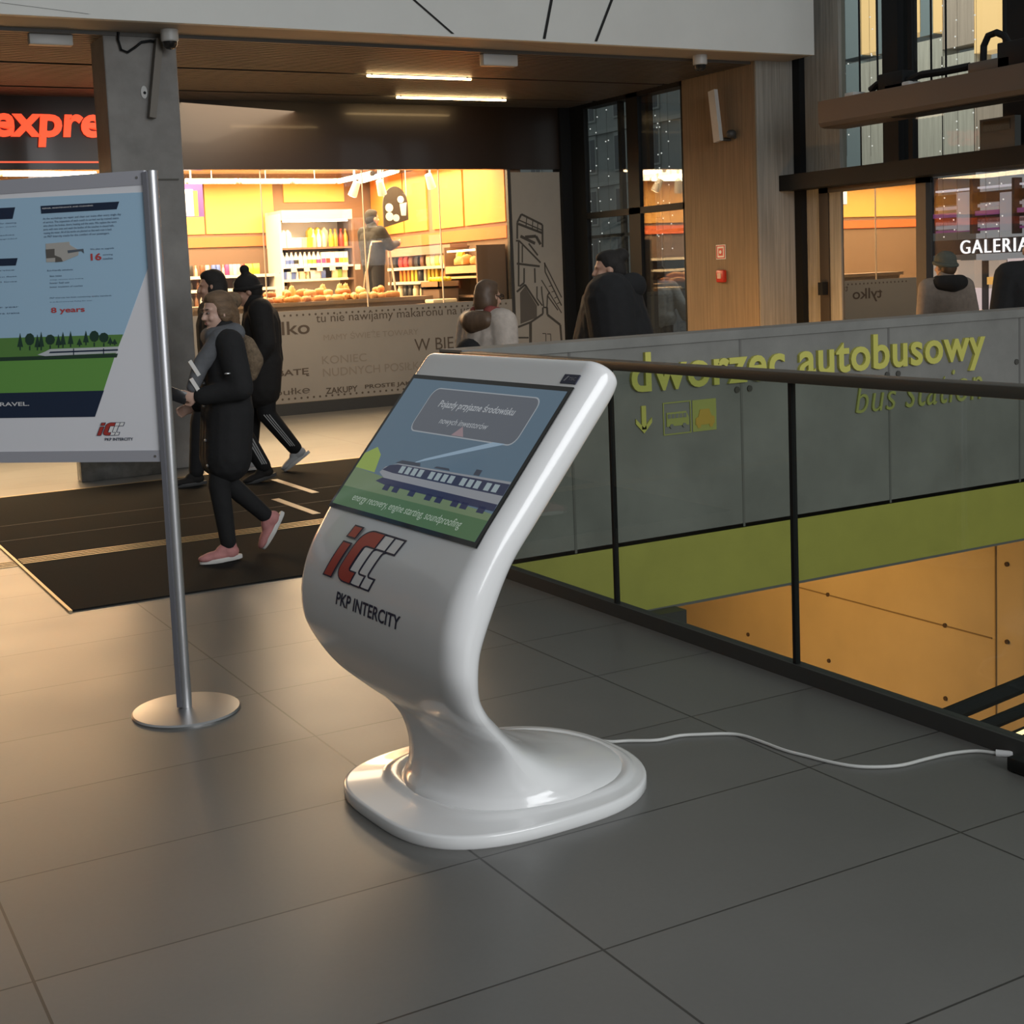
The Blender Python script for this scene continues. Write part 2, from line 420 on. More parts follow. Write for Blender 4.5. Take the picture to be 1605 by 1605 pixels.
b = MB(); b.span((-8, 15.45, 3.3), (9.3, 20, 3.36)); struct(b.build('ceiling_shop', mat('shop_ceiling', (.5, .42, .32), .7), smooth=0))
b = MB(); b.span((-8, 15.45, 0), (-7.8, 20, 3.3)); struct(b.build('wall_shop_left', BROWN, smooth=0))

# shop window front
b = MB(); b.span((-8, 15.36, .14), (9.08, 15.372, 2.97)); sw = struct(b.build('window_1', PLAIN_GLASS, smooth=0))
b = MB(); b.span((-8, 15.33, 0), (9.84, 15.40, .145))
b.span((9.03, 15.34, .145), (9.075, 15.40, 2.97))
struct(b.build('window_frame', DKGREY, parent=sw, smooth=0))
for x in (4.42, 5.62, 6.95, 8.02):
    b = MB(); b.span((x - .004, 15.352, 1.27), (x + .004, 15.378, 2.97)); struct(b.build('glass_seam', mat('glass_seam', (.50, .42, .32), .4), parent=sw, smooth=0))
FILM = mat('frosted_film', (.33, .30, .255), .6, var=.05, vscale=2)
b = MB(); b.span((-8, 15.345, .15), (9.03, 15.355, 1.27)); fm = struct(b.build('window_film', FILM, parent=sw, smooth=0))
b = MB(); x = 5.0
while x < 9.0:
    b.cyl((x, 15.3435, 1.215), (x, 15.3455, 1.215), .014, n=8); b.cyl((x, 15.3435, .20), (x, 15.3455, .20), .014, n=8); x += .082
INK = mat('brown_ink', (.10, .075, .055), .7); INK2 = mat('faded_ink', (.27, .23, .185), .7)
def film_text(t, x0, x1, yb, yt, off, al):
    B = atY(x1, yb, 15.34); C = atY(x1, yt, 15.34); text_into(b, t, (0, 15.344, 0), (1, 0, 0), (0, 0, 1), (atY(x0, yb, 15.34).x, B.x, B.z, C.z), offset=off, align=al)
for a in (('tylko', 410, 486, 523, 502, .012, 'lko'), ('tu nie nawijamy makaronu na uszy', 495, 752, 490.5, 478, .0, 'tk'), ('W BIEGU', 650, 744, 544, 525, .0, None), ('HERBATĘ', 395, 485, 586.5, 577, .02, 'HT'), ('bułkę', 432, 486, 616, 606, .0, 'łk'), ('ZAKUPY', 511, 561, 613.5, 604, .02, None), ('PROSTE JAK', 572, 645, 605, 597, .02, None)): film_text(*a)
struct(b.build('film_lettering', INK, parent=sw, smooth=0))
b = MB()
for a in (('MAMY ŚWIEŻE TOWARY', 507, 656, 524, 515.5, .0, 'MY'), ('KONIEC', 505, 575, 566, 553.5, .0, None), ('NUDNYCH POSIŁKÓW', 506, 690, 576, 564, .0, 'NY')): film_text(*a)
struct(b.build('film_lettering', INK2, parent=sw, smooth=0))

# tall glazing of the hall, plane X = 10
def pane(name, X, y0, y1, z0, z1, m, t=.012):
    bb = MB(); bb.span((X, y0, z0), (X + t, y1, z1)); return struct(bb.build(name, m, smooth=0))
w2 = pane('window_2', 10.03, 12.86, 14.97, 0, 3.80, HALL_GLASS)
b = MB()
for ya, yb in ((13.76, 14.0),): b.span((10.0, ya, 0), (10.22, yb, 3.80))
for y in (13.62, 14.22): b.span((10.045, y - .03, 0), (10.11, y + .03, 3.80))
b.span((10.0, 12.86, 0), (10.1, 12.9, 3.80))
b.span((10.0, 12.86, 3.72), (10.2, 14.97, 3.80)); b.span((10.0, 12.86, 2.28), (10.09, 14.97, 2.36)); b.span((10.045, 12.86, 2.02), (10.1, 14.97, 2.06))
struct(b.build('window_frame', BLACK, parent=w2, smooth=0))
# right-hand glazing and door, plane X = 10.6
w3 = pane('window_3', 10.64, 6.2, 10.95, 2.54, 8.5, glass_mat('upper_glass', (.93, .95, .93), .015))
b = MB()
b.span((10.52, 11.45, 0), (10.72, 11.77, 8.5))
b.span((10.56, 10.06, 2.5), (10.76, 10.27, 8.5)); b.span((10.62, 9.93, 2.5), (10.70, 9.985, 8.5)); b.span((10.56, 8.52, 2.5), (10.76, 8.78, 8.5))
b.span((10.56, 6.2, 4.70), (10.90, 11.45, 4.80)); b.span((10.30, 6.2, 2.385), (10.72, 11.95, 2.555))
struct(b.build('window_frame', BLACK, parent=w3, smooth=0))
b = MB(); b.span((10.60, 10.93, 0), (10.70, 11.46, 8.5)); struct(b.build('wall_right', BOARD, smooth=0))
dr = struct(pane('door_1', 10.62, 9.84, 11.16, 0.05, 2.36, DOOR_GLASS, .02))
b = MB()
b.span((10.58, 11.10, 0), (10.68, 11.24, 2.40)); b.span((10.58, 9.73, 0), (10.68, 9.86, 2.40)); b.span((10.58, 9.73, 2.33), (10.68, 11.24, 2.40)); b.span((10.58, 9.73, 0), (10.68, 11.24, .12))
struct(b.build('door_frame', mat('dark_bronze_frame', (.05, .038, .028), .4), parent=dr, smooth=0))
b = MB(); b.span((10.50, 11.12, 1.22), (10.60, 11.19, 1.36)); struct(b.build('door_lock', BLACK, parent=dr, smooth=0))
w4 = pane('window_4', 10.64, 6.2, 9.72, 0.05, 2.38, glass_mat('entrance_glass', (.9, .9, .9), .05))

# ================================================================== KIOSK
WHITE_G = mat('gloss_white_shell', (.80, .80, .80), .22, coat=.6)
NAVY = mat('navy_print', (.012, .016, .05), .5); REDP = mat('red_print', (.42, .045, .035), .45); WHITE_PR = mat('white_print', (.80, .80, .80), .4)
KA = -0.052; KO = V((1.659, 3.547, 0)); K_L = V((math.sin(KA), math.cos(KA), 0)); K_F = V((-math.cos(KA), math.sin(KA), 0)); UP = V((0, 0, 1))
def kp(u, v, z): return KO + K_F * u + K_L * v + UP * z
kiosk = thing('information_kiosk', 'glossy white curved touchscreen kiosk on a rounded foot in front of the glass railing', 'information kiosk', KO)
SU, SZ = -.647, .762          # screen slope direction (u, z) ; normal (.762, .647)
def cat(p, t):
    i = min(int(t), len(p) - 2); f = t - i; g = lambda k: p[max(0, min(len(p) - 1, k))]
    a, b_, c, d = g(i - 1), g(i), g(i + 1), g(i + 2)
    return [.5 * (2 * b_[k] + (c[k] - a[k]) * f + (2 * a[k] - 5 * b_[k] + 4 * c[k] - d[k]) * f * f + (3 * b_[k] - a[k] - 3 * c[k] + d[k]) * f ** 3) for k in range(len(b_))]
def slope(s, w=.497, t=.122, rx=.062, dn=0.0): return [SU * s - .762 * dn, .881 + SZ * s - .647 * dn, SU * s - .762 * t, .881 + SZ * s - .647 * t, w, rx]
KS = [slope(.632, .452, .085, .05, .035), slope(.628, .474, .10, .055, .018), slope(.618, .488, .112, .06, .006), slope(.602, .495, .118, .062), slope(.56), slope(.45), slope(.3), slope(.15), slope(.04),
      [.030, .835, -.083, .775, .497, .064], [.074, .765, -.045, .700, .498, .066], [.105, .690, -.015, .635, .498, .068], [.120, .615, .003, .583, .496, .07],
      [.116, .530, .006, .520, .487, .072], [.085, .450, -.012, .455, .462, .08], [.036, .375, -.050, .398, .438, .09], [-.026, .312, -.110, .345, .392, .11], [-.078, .262, -.172, .292, .345, .13],
      [-.100, .215, -.240, .238, .314, .16], [-.100, .165, -.318, .185, .298, .19], [-.084, .120, -.420, .132, .296, .23], [-.054, .085, -.550, .091, .302, .28],
      [-.026, .062, -.676, .066, .320, .318], [-.016, .046, -.732, .046, .334, .334], [-.014, .030, -.738, .030, .336, .336]]
rings = []
T = [i * .125 for i in range((len(KS) - 1) * 8 + 1)]
for t in T:
    fu, fz, bu, bz, w, rx = cat(KS, t)
    mid = ((fu + bu) / 2, (fz + bz) / 2); h = (fu - mid[0], fz - mid[1]); r = []
    rx = min(rx, w)
    # rounded-rectangle section: straight front and back, elliptical ends
    for sgn, a0 in ((1, -90), (1, 0), (-1, 90), (-1, 180)):
        for k in range(9):
            a = math.radians(a0 + 90 * k / 8 + (0 if k < 8 else -.01))
            lx = sgn * (w - rx) + rx * math.cos(a) if True else 0
            r.append((lx, math.sin(a)))
    # add extra points along the flats for a smooth surface
    R2 = []
    for i, p in enumerate(r):
        R2.append(p); q = r[(i + 1) % len(r)]
        if abs(p[0] - q[0]) > .1 or i in (17, 35):
            for kk in range(1, 8): R2.append((p[0] + (q[0] - p[0]) * kk / 8, p[1] + (q[1] - p[1]) * kk / 8))
    rings.append([kp(mid[0] + h[0] * s, l, mid[1] + h[1] * s) for l, s in R2])
b = MB(); b.loft(rings)
kbvh_bm = b.bm.copy(); bmesh.ops.recalc_face_normals(kbvh_bm, faces=kbvh_bm.faces[:]); kbvh_bm.normal_update(); kbvh_bm.faces.ensure_lookup_table(); KBVH = BVHTree.FromBMesh(kbvh_bm)
b.build('shell', WHITE_G, kiosk, smooth=50)
# foot: rounded plate with a softly raised inner lip
def oval(cu, a, bb, z, n=72): 
    P = []
    for k in range(n):
        t = 2 * math.pi * k / n; c, s_ = math.cos(t), math.sin(t); e = 2.7 + .35 * c
        P.append(kp(cu + a * math.copysign(abs(c) ** (2 / e), c), bb * math.copysign(abs(s_) ** (2 / e), s_), z))
    return P
b = MB(); b.loft([oval(-.32, .452, .402, .0), oval(-.32, .456, .406, .006), oval(-.32, .456, .406, .034), oval(-.32, .453, .403, .0385), oval(-.32, .445, .395, .040), oval(-.37, .385, .355, .0405), oval(-.375, .372, .343, .045),
                  oval(-.376, .362, .333, .051), oval(-.378, .350, .320, .053), oval(-.38, .338, .306, .050), oval(-.40, .30, .26, .042)])
b.build('foot_plate', WHITE_G, kiosk, smooth=50)
# screen
S0 = KO + UP * .881; S_R = -K_L; S_U = (K_F * SU + UP * SZ).normalized(); S_N = S_R.cross(S_U).normalized()
if S_N.dot(K_F) < 0: S_N = -S_N
def scr_mat(name, col, s): return mat(name, tuple(c * .15 for c in col), .12, emit=col, estr=s)
b = MB(); b.prism([(-.452, -.004), (.452, -.004), (.452, .524), (-.452, .524)], S0, S_R, S_U, .0025, -.004)
scr = b.build('screen', mat('screen_black', (.006, .006, .007), .08), kiosk, smooth=0)
def sbox(x0, x1, y0, y1): return [(x0, y0), (x1, y0), (x1, y1), (x0, y1)]
def simg(polys, d, name, col, s=1.0):
    bb = MB()
    for P in polys: bb.prism(P, S0, S_R, S_U, .0025 + d, .0020 + d)
    bb.build(name, scr_mat(name + '_%d%d%d' % tuple(int(c * 99) for c in col), col, s), scr, smooth=0, tri=True)
simg([sbox(-.436, .436, .010, .508)], .0004, 'sky_picture', (.085, .135, .185), .75)
simg([sbox(-.436, .436, .010, .078)], .0008, 'green_strip', (.055, .115, .05), .8)
simg([[(-.436, .078), (.436, .078), (.436, .10), (.1, .115), (-.2, .135), (-.436, .15)]], .0008, 'grass_picture', (.12, .17, .09), .8)
simg([[(-.436, .15), (-.30, .145), (-.33, .21), (-.38, .235), (-.436, .205)]], .0010, 'hill_picture', (.22, .30, .06), .8)
simg([[(-.12, .20), (.30, .315), (.30, .335), (-.06, .225)]], .0010, 'light_beam_picture', (.20, .28, .36), .9)  # pale light beam painted into the screen picture
def rrect(x0, x1, y0, y1, r, n=5):
    P = []
    for cx, cy, a0 in ((x1 - r, y0 + r, -90), (x1 - r, y1 - r, 0), (x0 + r, y1 - r, 90), (x0 + r, y0 + r, 180)):
        P += [(cx + r * math.cos(math.radians(a0 + 90 * k / n)), cy + r * math.sin(math.radians(a0 + 90 * k / n))) for k in range(n + 1)]
    return P
simg([rrect(-.262, .345, .312, .480, .035)], .0009, 'caption_border', (.30, .33, .36), .7)
simg([rrect(-.258, .341, .316, .476, .033)], .0012, 'caption_box', (.085, .095, .115), .85)
simg([[(.0, .318), (.07, .318), (.035, .352)]], .0015, 'pointer', (.28, .20, .22), .7)
tr = [(-.270, .150), (-.255, .172), (-.19, .192), (.436, .204), (.436, .118), (-.20, .126)]
simg([tr], .0012, 'train_body', (.19, .20, .22), .9)
simg([[(-.262, .160), (-.235, .180), (-.19, .188), (.436, .196), (.436, .158), (-.19, .156)]], .0015, 'train_window_band', (.018, .022, .05), .9)
for x in (-.16, -.122, -.084, -.046, .02, .058, .096, .134, .20, .238, .276, .33, .37): simg([sbox(x, x + .026, .161 + .004 * (x + .2), .186 + .004 * (x + .2))], .0018, 'train_window', (.22, .27, .29), .9)
simg([[(-.26, .118), (-.23, .134), (.436, .130), (.436, .108), (-.2, .112)]] + [sbox(x, x + .035, .094, .115) for x in (-.19, -.13, -.03, .07, .13, .22, .27, .36)], .0016, 'train_undercarriage', (.015, .018, .05), .9)
for P in ([(-.21, .192), (-.18, .205), (-.07, .207), (-.06, .196)], [(.02, .20), (.03, .207), (.10, .208), (.11, .201)], sbox(.24, .27, .203, .222)): simg([P], .0014, 'train_roof', (.03, .035, .05), .9)
bb = MB(); text_into(bb, 'Pojazdy przyjazne środowisku', S0, S_R, S_U, (-.175, .255, .402, .438), out=.0042, offset=.01, shear=.15); bb.build('caption_lettering', scr_mat('caption_white', (.34, .36, .38), .8), scr, smooth=0)
bb = MB(); text_into(bb, 'nowych inwestorów', S0, S_R, S_U, (-.11, .165, .345, .374), out=.0042, offset=0, shear=.15)
bb.build('caption_lettering', scr_mat('caption_white', (.34, .36, .38), .8), scr, smooth=0)
bb = MB(); text_into(bb, 'energy recovery, engine starting, soundproofing', S0, S_R, S_U, (-.33, .33, .028, .062), out=.0036, shear=.15)
bb.build('strip_lettering', scr_mat('strip_white', (.30, .36, .30), .8), scr, smooth=0)
# small badge on the bezel
b = MB(); b.prism(sbox(.375, .448, .535, .566), S0, S_R, S_U, .0022, -.001); bd = b.build('badge', NAVY, kiosk, smooth=0)
b = MB(); b.prism([(.385, .543), (.392, .543), (.402, .560), (.395, .560)], S0, S_R, S_U, .0028, .0023); text_into(b, 'TSC', S0, S_R, S_U, (.405, .440, .546, .556), out=.0028)
b.build('badge_mark', mat('badge_grey', (.25, .25, .27), .5), bd, smooth=0)
# emblem and name wrapped onto the belly
def wrap(polys_or_text, name, m, d):
    bb = MB(); polys_or_text(bb)
    zs = [v.co.z for v in bb.bm.verts]; z = min(zs) + .004
    bb.bm.normal_update(); bmesh.ops.triangulate(bb.bm, faces=bb.bm.faces[:])
    while z < max(zs):
        bmesh.ops.bisect_plane(bb.bm, geom=bb.bm.verts[:] + bb.bm.edges[:] + bb.bm.faces[:], plane_co=(0, 0, z), plane_no=(0, 0, 1)); z += .006
    for v in bb.bm.verts:
        hit = KBVH.ray_cast(v.co + K_F * .5, -K_F)
        if hit[0] is not None: v.co = hit[0] + hit[1] * d if hit[1].dot(K_F) > 0 else hit[0] - hit[1] * d
    bb.build(name, m, kiosk, smooth=0)
LM = {'navy': NAVY, 'red': REDP, 'white': WHITE_PR}
LO = kp(.3, .290, .697); LS = .378
lay = logo_layers()
for i, (P, c) in enumerate(lay):
    wrap(lambda bb, P=P: bb.prism([(x * LS * 1.02, y * LS * .63) for x, y in P], LO, S_R, UP), 'emblem', LM[c], .0012 + .0006 * i)
wrap(lambda bb: text_into(bb, 'PKP INTERCITY', kp(.3, 0, 0), S_R, UP, (-.190, .215, .622, .662), offset=.018, shear=.10), 'lettering', NAVY, .0015)

# power cable and socket strip
path = [(905, 1152), (950, 1162), (985, 1161), (1030, 1160), (1065, 1153), (1100, 1151), (1140, 1150), (1165, 1153), (1195, 1163), (1230, 1176), (1265, 1185), (1300, 1194), (1340, 1201), (1380, 1202), (1415, 1199), (1450, 1190), (1490, 1181), (1530, 1177), (1570, 1178)]
P = [atZ(x, y, .006) for x, y in path]; P = [V((min(p.x, 3.43), p.y, p.z)) for p in P]; SP = []
for i in range(len(P) - 1):
    for k in range(4): SP.append(V(cat([tuple(p) for p in P], i + k / 4)))
SP.append(P[-1])
b = MB(); b.tube(SP, .0055, 8)
cb = thing('power_cable', 'thin white power cable lying across the tiles behind the white kiosk', 'cable', P[0])
b.build('cable', mat('white_cable', (.62, .62, .60), .5), cb)
b = MB(); d = (P[-1] - P[-2]).normalized(); b.cyl(P[-1], P[-1] + d * .05 + V((0, 0, .004)), .012, .009, 10); b.build('plug', WHITE_PR, cb)
q = atZ(1588, 1205, .0); q.x = min(q.x, 3.38); q.y -= .15
ss = thing('socket_strip', 'black power socket strip lying on the tiles at the end of the white cable', 'power strip', (q.x, q.y, 0), math.pi / 2)
b = MB(); b.box((0, 0, .024), (.30, .062, .045), bevel=.006); b.build('housing', BLACK, ss, local=True)
for x in (-.10, -.04, .02, .08):
    b = MB(); b.cyl((x, 0, .046), (x, 0, .049), .02, n=16); b.build('socket', mat('socket_grey', (.20, .20, .20), .5), ss, local=True)

# ================================================================== GLASS RAILING
RX = 3.455
rl = thing('glass_railing', 'frameless glass railing with a flat dark handrail along the floor opening', 'railing', (RX, 3, 0))
b = MB(); b.span((RX, -2.2, 0), (RX + .05, 6.40, .062)); b.span((RX + .05, -2.2, -.20), (RX + .075, 6.40, .045)); b.build('base_channel', DKGREY, rl, smooth=0)
b = MB(); b.span((RX - .022, -2.2, 1.150), (RX + .062, 6.415, 1.192), bevel=.006); b.build('handrail', RAILM, rl)
ys = [6.40, 6.245, 5.05, 3.852, 2.654, 1.456, .258, -.94, -2.14]
for y1, y0 in zip(ys, ys[1:]):
    b = MB(); b.span((RX + .012, y0 + .008, .05), (RX + .026, y1 - .008, 1.155)); b.build('glass_panel', RAIL_GLASS, rl, smooth=0)
for y in ys[1:]:
    b = MB(); b.span((RX + .008, y - .009, .05), (RX + .030, y + .009, 1.155)); b.build('joint_seal', BLACK, rl, smooth=0)

# ================================================================== BUS STATION LETTERING ON THE PARAPET
PX0 = V((0, 6.42, 0)); EX = V((1, 0, 0)); EZ = UP
bs = thing('bus_station_sign', 'raised yellow bus station lettering, arrow and pictograms on the concrete parapet', 'sign', (6.0, 6.42, .9))
def W(x, y): p = atY(x, y, 6.42); return p.x, p.z
def bst(name, m, calls, depth=.022):
    bb = MB()
    for a in calls: text_into(bb, a[0], PX0, EX, EZ, a[1], depth=depth, offset=a[2], shear=a[3], align=a[4], spacing=a[5])
    bb.build(name, m, bs, smooth=0)
bst('main_lettering', YEL_L, [('dworzec', (4.552, 5.722, .876, 1.110), .018, 0, 'do', 1.05)])
bst('main_lettering', YEL_L, [('autobusowy', (5.838, 7.515, .878, 1.108), .018, 0, 'bo', 1.05)])
bst('lower_lettering', YEL_D, [('bus', (6.322, 6.680, .603, .786), -.008, .22, 'bo', 1.08)], .012)
bst('lower_lettering', YEL_D, [('station', (6.77, 7.495, .603, .786), -.008, .22, 'to', 1.05)], .012)
b = MB()
for P in ([(4.626, .655), (4.658, .655), (4.658, .795), (4.626, .795)], [(4.642, .632), (4.700, .692), (4.700, .722), (4.642, .664)], [(4.642, .632), (4.642, .664), (4.584, .722), (4.584, .692)]):
    b.prism(P, PX0, EX, EZ, .010)
b.build('arrow', YEL_L, bs, smooth=0)
def frame_poly(bb, x0, x1, z0, z1, t, d):
    for P in (sbox(x0, x1, z0, z0 + t), sbox(x0, x1, z1 - t, z1), sbox(x0, x0 + t, z0 + t, z1 - t), sbox(x1 - t, x1, z0 + t, z1 - t)): bb.prism(P, PX0, EX, EZ, d)
b = MB(); frame_poly(b, 4.785, 4.992, .604, .800, .007, .006)
b.prism([(4.81, .655), (4.975, .655), (4.975, .70), (4.955, .738), (4.81, .738)], PX0, EX, EZ, .006)
bp_ = b.build('bus_pictogram', YEL_D, bs, smooth=0)
for k in range(5): b = MB(); b.prism(sbox(4.817 + k * .029, 4.840 + k * .029, .702, .728), PX0, EX, EZ, .008, .0061); b.build('bus_window', CONC, bp_, smooth=0)
for x in (4.845, 4.94): b = MB(); b.cyl((x, 6.411, .655), (x, 6.42, .655), .014, n=14); b.build('bus_wheel', CONC, bp_, smooth=0)
b = MB(); b.prism(sbox(5.005, 5.185, .606, .797), PX0, EX, EZ, .004); b.build('car_panel', YEL_D, bs, smooth=0)
b = MB(); b.prism([(5.025, .645), (5.168, .645), (5.168, .69), (5.145, .695), (5.128, .738), (5.06, .738), (5.045, .695), (5.025, .685)], PX0, EX, EZ, .008, .0045)
for x in (5.05, 5.143): b.cyl((x, 6.413, .640), (x, 6.4155, .640), .015, n=14)
b.build('car_pictogram', mat('amber_pictogram', (.52, .34, .05), .5), bs, smooth=0)
# duct end under the slab edge
b = MB(); b.span((4.2, 6.30, -.555), (4.83, 6.44, -.437)); tag(b.build('cable_duct', DKGREY, smooth=0), 'dark grey cable duct end under the yellow slab edge behind the railing', 'duct')
b = MB(); b.span((4.2, 6.32, -.66), (4.80, 6.43, -.565)); tag(b.build('lamp_tray', mat('pale_tray', (.42, .46, .48), .5), smooth=0), 'pale grey tray hanging below the dark duct under the slab edge', 'tray')

# escalator handrails in the opening
es = thing('escalator', 'black escalator handrails rising out of the opening behind the railing corner', 'escalator', (6.5, 4.2, -2.2))
Q0, Q1 = atZ(1478, 1122, -1.25), None
for i, (pa, pb, r) in enumerate((((1470, 1128), (1640, 1058), .045), ((1520, 1148), (1640, 1098), .034), ((1560, 1168), (1640, 1134), .03))):
    A = atY(*pa, 4.9 - i * .25); B_ = atY(*pb, 4.9 - i * .25); d = B_ - A
    b = MB(); b.tube([A - d * .8, A, B_, B_ + d * 1.5], r, 10); b.build('handrail', BLACK, es)
A = atY(1575, 1160, 4.2); B_ = atY(1640, 1131, 4.2)
b = MB(); b.tube([A, B_, B_ + (B_ - A)], .010, 8); b.build('light_strip', mat('warm_strip_light', (1, .8, .5), .4, emit=(1, .70, .32), estr=2.2), es)

# ================================================================== ENTRANCE MAT
MATM = mat('charcoal_mat', (.014, .0135, .0125), .95, var=.2, vscale=90, spec=.12)
mt_ = thing('entrance_mat', 'large dark entrance mat set into the tiles in front of the shop', 'mat', (3.4, 8.9, 0))
b = MB(); b.span((1.35, 6.80, .0), (6.9, 11.02, .009)); b.build('carpet', MATM, mt_, smooth=0)
BRS = mat('brass_strip', (.42, .30, .15), .4, metal=.6)
b = MB()
b.span((1.335, 6.785, 0), (1.352, 11.03, .0105)); b.span((1.335, 11.015, 0), (6.9, 11.05, .0105)); b.build('edge_trim', BRS, mt_, smooth=0)
for y in (9.02, 9.62):
    b = MB(); b.span((1.36, y, .009), (6.9, y + .012, .0098)); b.build('seam', mat('mat_seam', (.05, .043, .035), .7), mt_, smooth=0)
b = MB()
for dy in (-.075, -.025, .025, .075): b.span((-.6, 8.25 + dy - .008, .0), (1.33, 8.25 + dy + .008, .004)); b.span((1.36, 8.25 + dy - .008, .009), (3.4, 8.25 + dy + .008, .0125))
b.build('guide_strip', BRS, mt_, smooth=0)
PALE = mat('pale_tan', (.52, .40, .26), .5)
for x0, y0, x1, y1 in ((3.715, 9.42, 3.775, 10.32), (3.37, 8.55, 3.43, 9.37)):
    b = MB(); b.span((x0, y0, .009), (x1, y1, .0115)); b.build('pale_strip', PALE, mt_, smooth=0)  # flat pale strips on top of the carpet

# ================================================================== POSTER STAND
BP = V((1.372, 4.893, 0)); BA = math.radians(-43); BD = V((math.cos(BA), math.sin(BA), 0)); BN = V((BD.y, -BD.x, 0))   # BD to the right, BN towards the viewer
BR = -BD
st = thing('poster_stand', 'poster stand with a silver post on a round steel foot left of the white kiosk', 'poster stand', BP)
b = MB(); b.lathe([(.206, 0), (.206, .005), (.200, .011), (.15, .014), (.045, .017), (.03, .017)], BP, 56); b.build('foot_disc', STEEL, st)
b = MB(); b.cyl(BP + UP * .015, BP + UP * 2.035, .0215, n=28); b.build('post', ALU, st)
b = MB(); b.span((-.009, -.009, .02), (.009, .009, 2.03)); bm_ = b.bm; bm_.transform(Matrix.Translation(BP + BN * .016 - BD * .0175) @ Matrix.Rotation(BA, 4, 'Z')); b.build('post_channel', mat('dark_channel', (.16, .16, .18), .5), st)
BW, BX0 = 1.02, -.022       # board spans s = -1.02 .. -.022 along BD
BFRONT = BP + BN * .012
def bpoly(bb, P, d, back=None): bb.prism(P, BFRONT, BD, UP, .0 + d, (d - .0008) if back is None else back)
BPAN = mat('board_white', (.78, .78, .82), .45)
b = MB(); bpoly(b, sbox(-BW, BX0, .962, 2.037), .004, -.022); board = b.build('board', BPAN, st, smooth=0)
GREYF = mat('board_frame_grey', (.38, .38, .42), .45)
for z0, z1 in ((.962, 1.005), (1.985, 2.037)):
    b = MB(); bpoly(b, sbox(-BW, BX0, z0, z1), .007, .0041); b.build('clamp_rail', GREYF, board, smooth=0)
for z in (.983, 2.012):
    p = BFRONT + BD * (-.05) + UP * z; b = MB(); b.cyl(p + BN * .006, p + BN * .0095, .005, n=12); b.build('screw', STEEL, board)
def bb_px(x, y):
    p = atP(x, y, BFRONT, BN); return ((p - BFRONT).dot(BD), p.z)
def bq(name, pts, col, d, m=None):
    q = MB(); bpoly(q, [bb_px(*p) for p in pts], d); q.build(name, m or mat('print_' + name, col, .5), board, smooth=0, tri=True)
LFT = -150
def ext(y0, x0, y1, x1):      # height on the line through two points, at the left rim of the print
    return y0 + (LFT - x0) * (y1 - y0) / (x1 - x0)
bq('sky_print', [(LFT, ext(312, 0, 301, 234)), (234, 301), (240, 400), (194, 526), (0, 530), (LFT, 533)], (.38, .57, .74), .0049)
bq('meadow_print', [(LFT, 533), (0, 530), (194, 524), (180, 560), (0, 566), (LFT, 571)], (.11, .25, .06), .0053)
bq('field_print', [(LFT, 569), (0, 562), (181, 558), (163, 613), (0, 617), (LFT, 621)], (.14, .34, .07), .0055)
bq('navy_band', [(LFT, 620), (0, 616), (164, 612), (150, 653), (0, 655), (LFT, 657)], (.012, .024, .055), .0057)
bq('track_print', [(LFT, 565), (0, 560), (186, 554), (184, 560), (0, 566), (LFT, 571)], (.02, .05, .03), .0059)
q = MB()
for cx, bot, top, kind in ((33, 549, 522, 1), (48, 549, 522, 0), (60, 549, 524, 1), (66, 549, 520, 1), (80, 547, 524, 0), (93, 545, 524, 1), (100, 545, 520, 1), (112, 544, 519, 1), (126, 543, 530, 1), (136, 541, 518, 1), (149, 543, 518, 0), (164, 543, 521, 0), (174, 541, 528, 1), (181, 541, 531, 1)):
    h = bot - top
    Pp = [(cx - 4.5, bot - h * .2), (cx + 4.5, bot - h * .2), (cx, top)] if kind else [(cx + (7.5) * math.cos(a * .7), top + h * .36 + h * .36 * math.sin(a * .7)) for a in range(9)]
    bpoly(q, [bb_px(*p) for p in Pp], .0061); bpoly(q, [bb_px(*p) for p in ((cx - 1, bot - h * .25), (cx + 1, bot - h * .25), (cx + 1, bot), (cx - 1, bot))], .0060)
q.build('tree_print', mat('print_trees', (.018, .05, .035), .5), board, smooth=0)
bq('train_print', [(60, 556), (72, 551), (80, 547), (187, 543), (184, 553), (72, 558)], (.55, .58, .60), .0062)
q = MB(); bpoly(q, [bb_px(*p) for p in ((80, 551), (186, 547), (186, 549.5), (78, 553.5))], .0065)
for x in (116, 163): bpoly(q, [bb_px(*p) for p in ((x, 546), (x + 1.5, 546), (x + 1.5, 556), (x, 556))], .0065)
q.build('train_stripe', mat('print_navy', (.012, .024, .055), .5), board, smooth=0)
for P in ([(65, 323), (188, 316), (184, 328), (66, 335)], [(-90, 331), (25, 325), (21, 343), (-90, 348)], [(-90, 409), (29, 404.5), (26, 416), (-90, 420)]):
    q = MB(); bpoly(q, [bb_px(*p) for p in P], .0061); q.build('heading_bar', mat('print_navy', (.012, .024, .055), .5), board, smooth=0)
def btext(name, items, col):
    q = MB()
    for t, (x0, y0), (x1, y1), off, al in items:
        a, c = bb_px(x0, y0), bb_px(x1, y1)
        text_into(q, t, BFRONT, BD, UP, (a[0], c[0], a[1], c[1]), offset=off, out=.0067, align=al)
    q.build(name, mat('print_' + name, col, .5), board, smooth=0)
btext('white_lettering', [('REPAIR, MAINTENANCE AND CLEANING', (68, 328.5), (147, 321), .02, None)], (.62, .62, .64))
btext('white_lettering', [('FOR THE COMFORT OF TRAVEL.', (-170, 640), (47, 629.5), .02, None)], (.62, .62, .64))
btext('red_lettering', [('16', (144, 408.5), (160, 396.5), .025, None)], (.50, .06, .06))
btext('red_lettering', [('8 years', (82, 493), (134, 480), .02, None)], (.50, .06, .06))
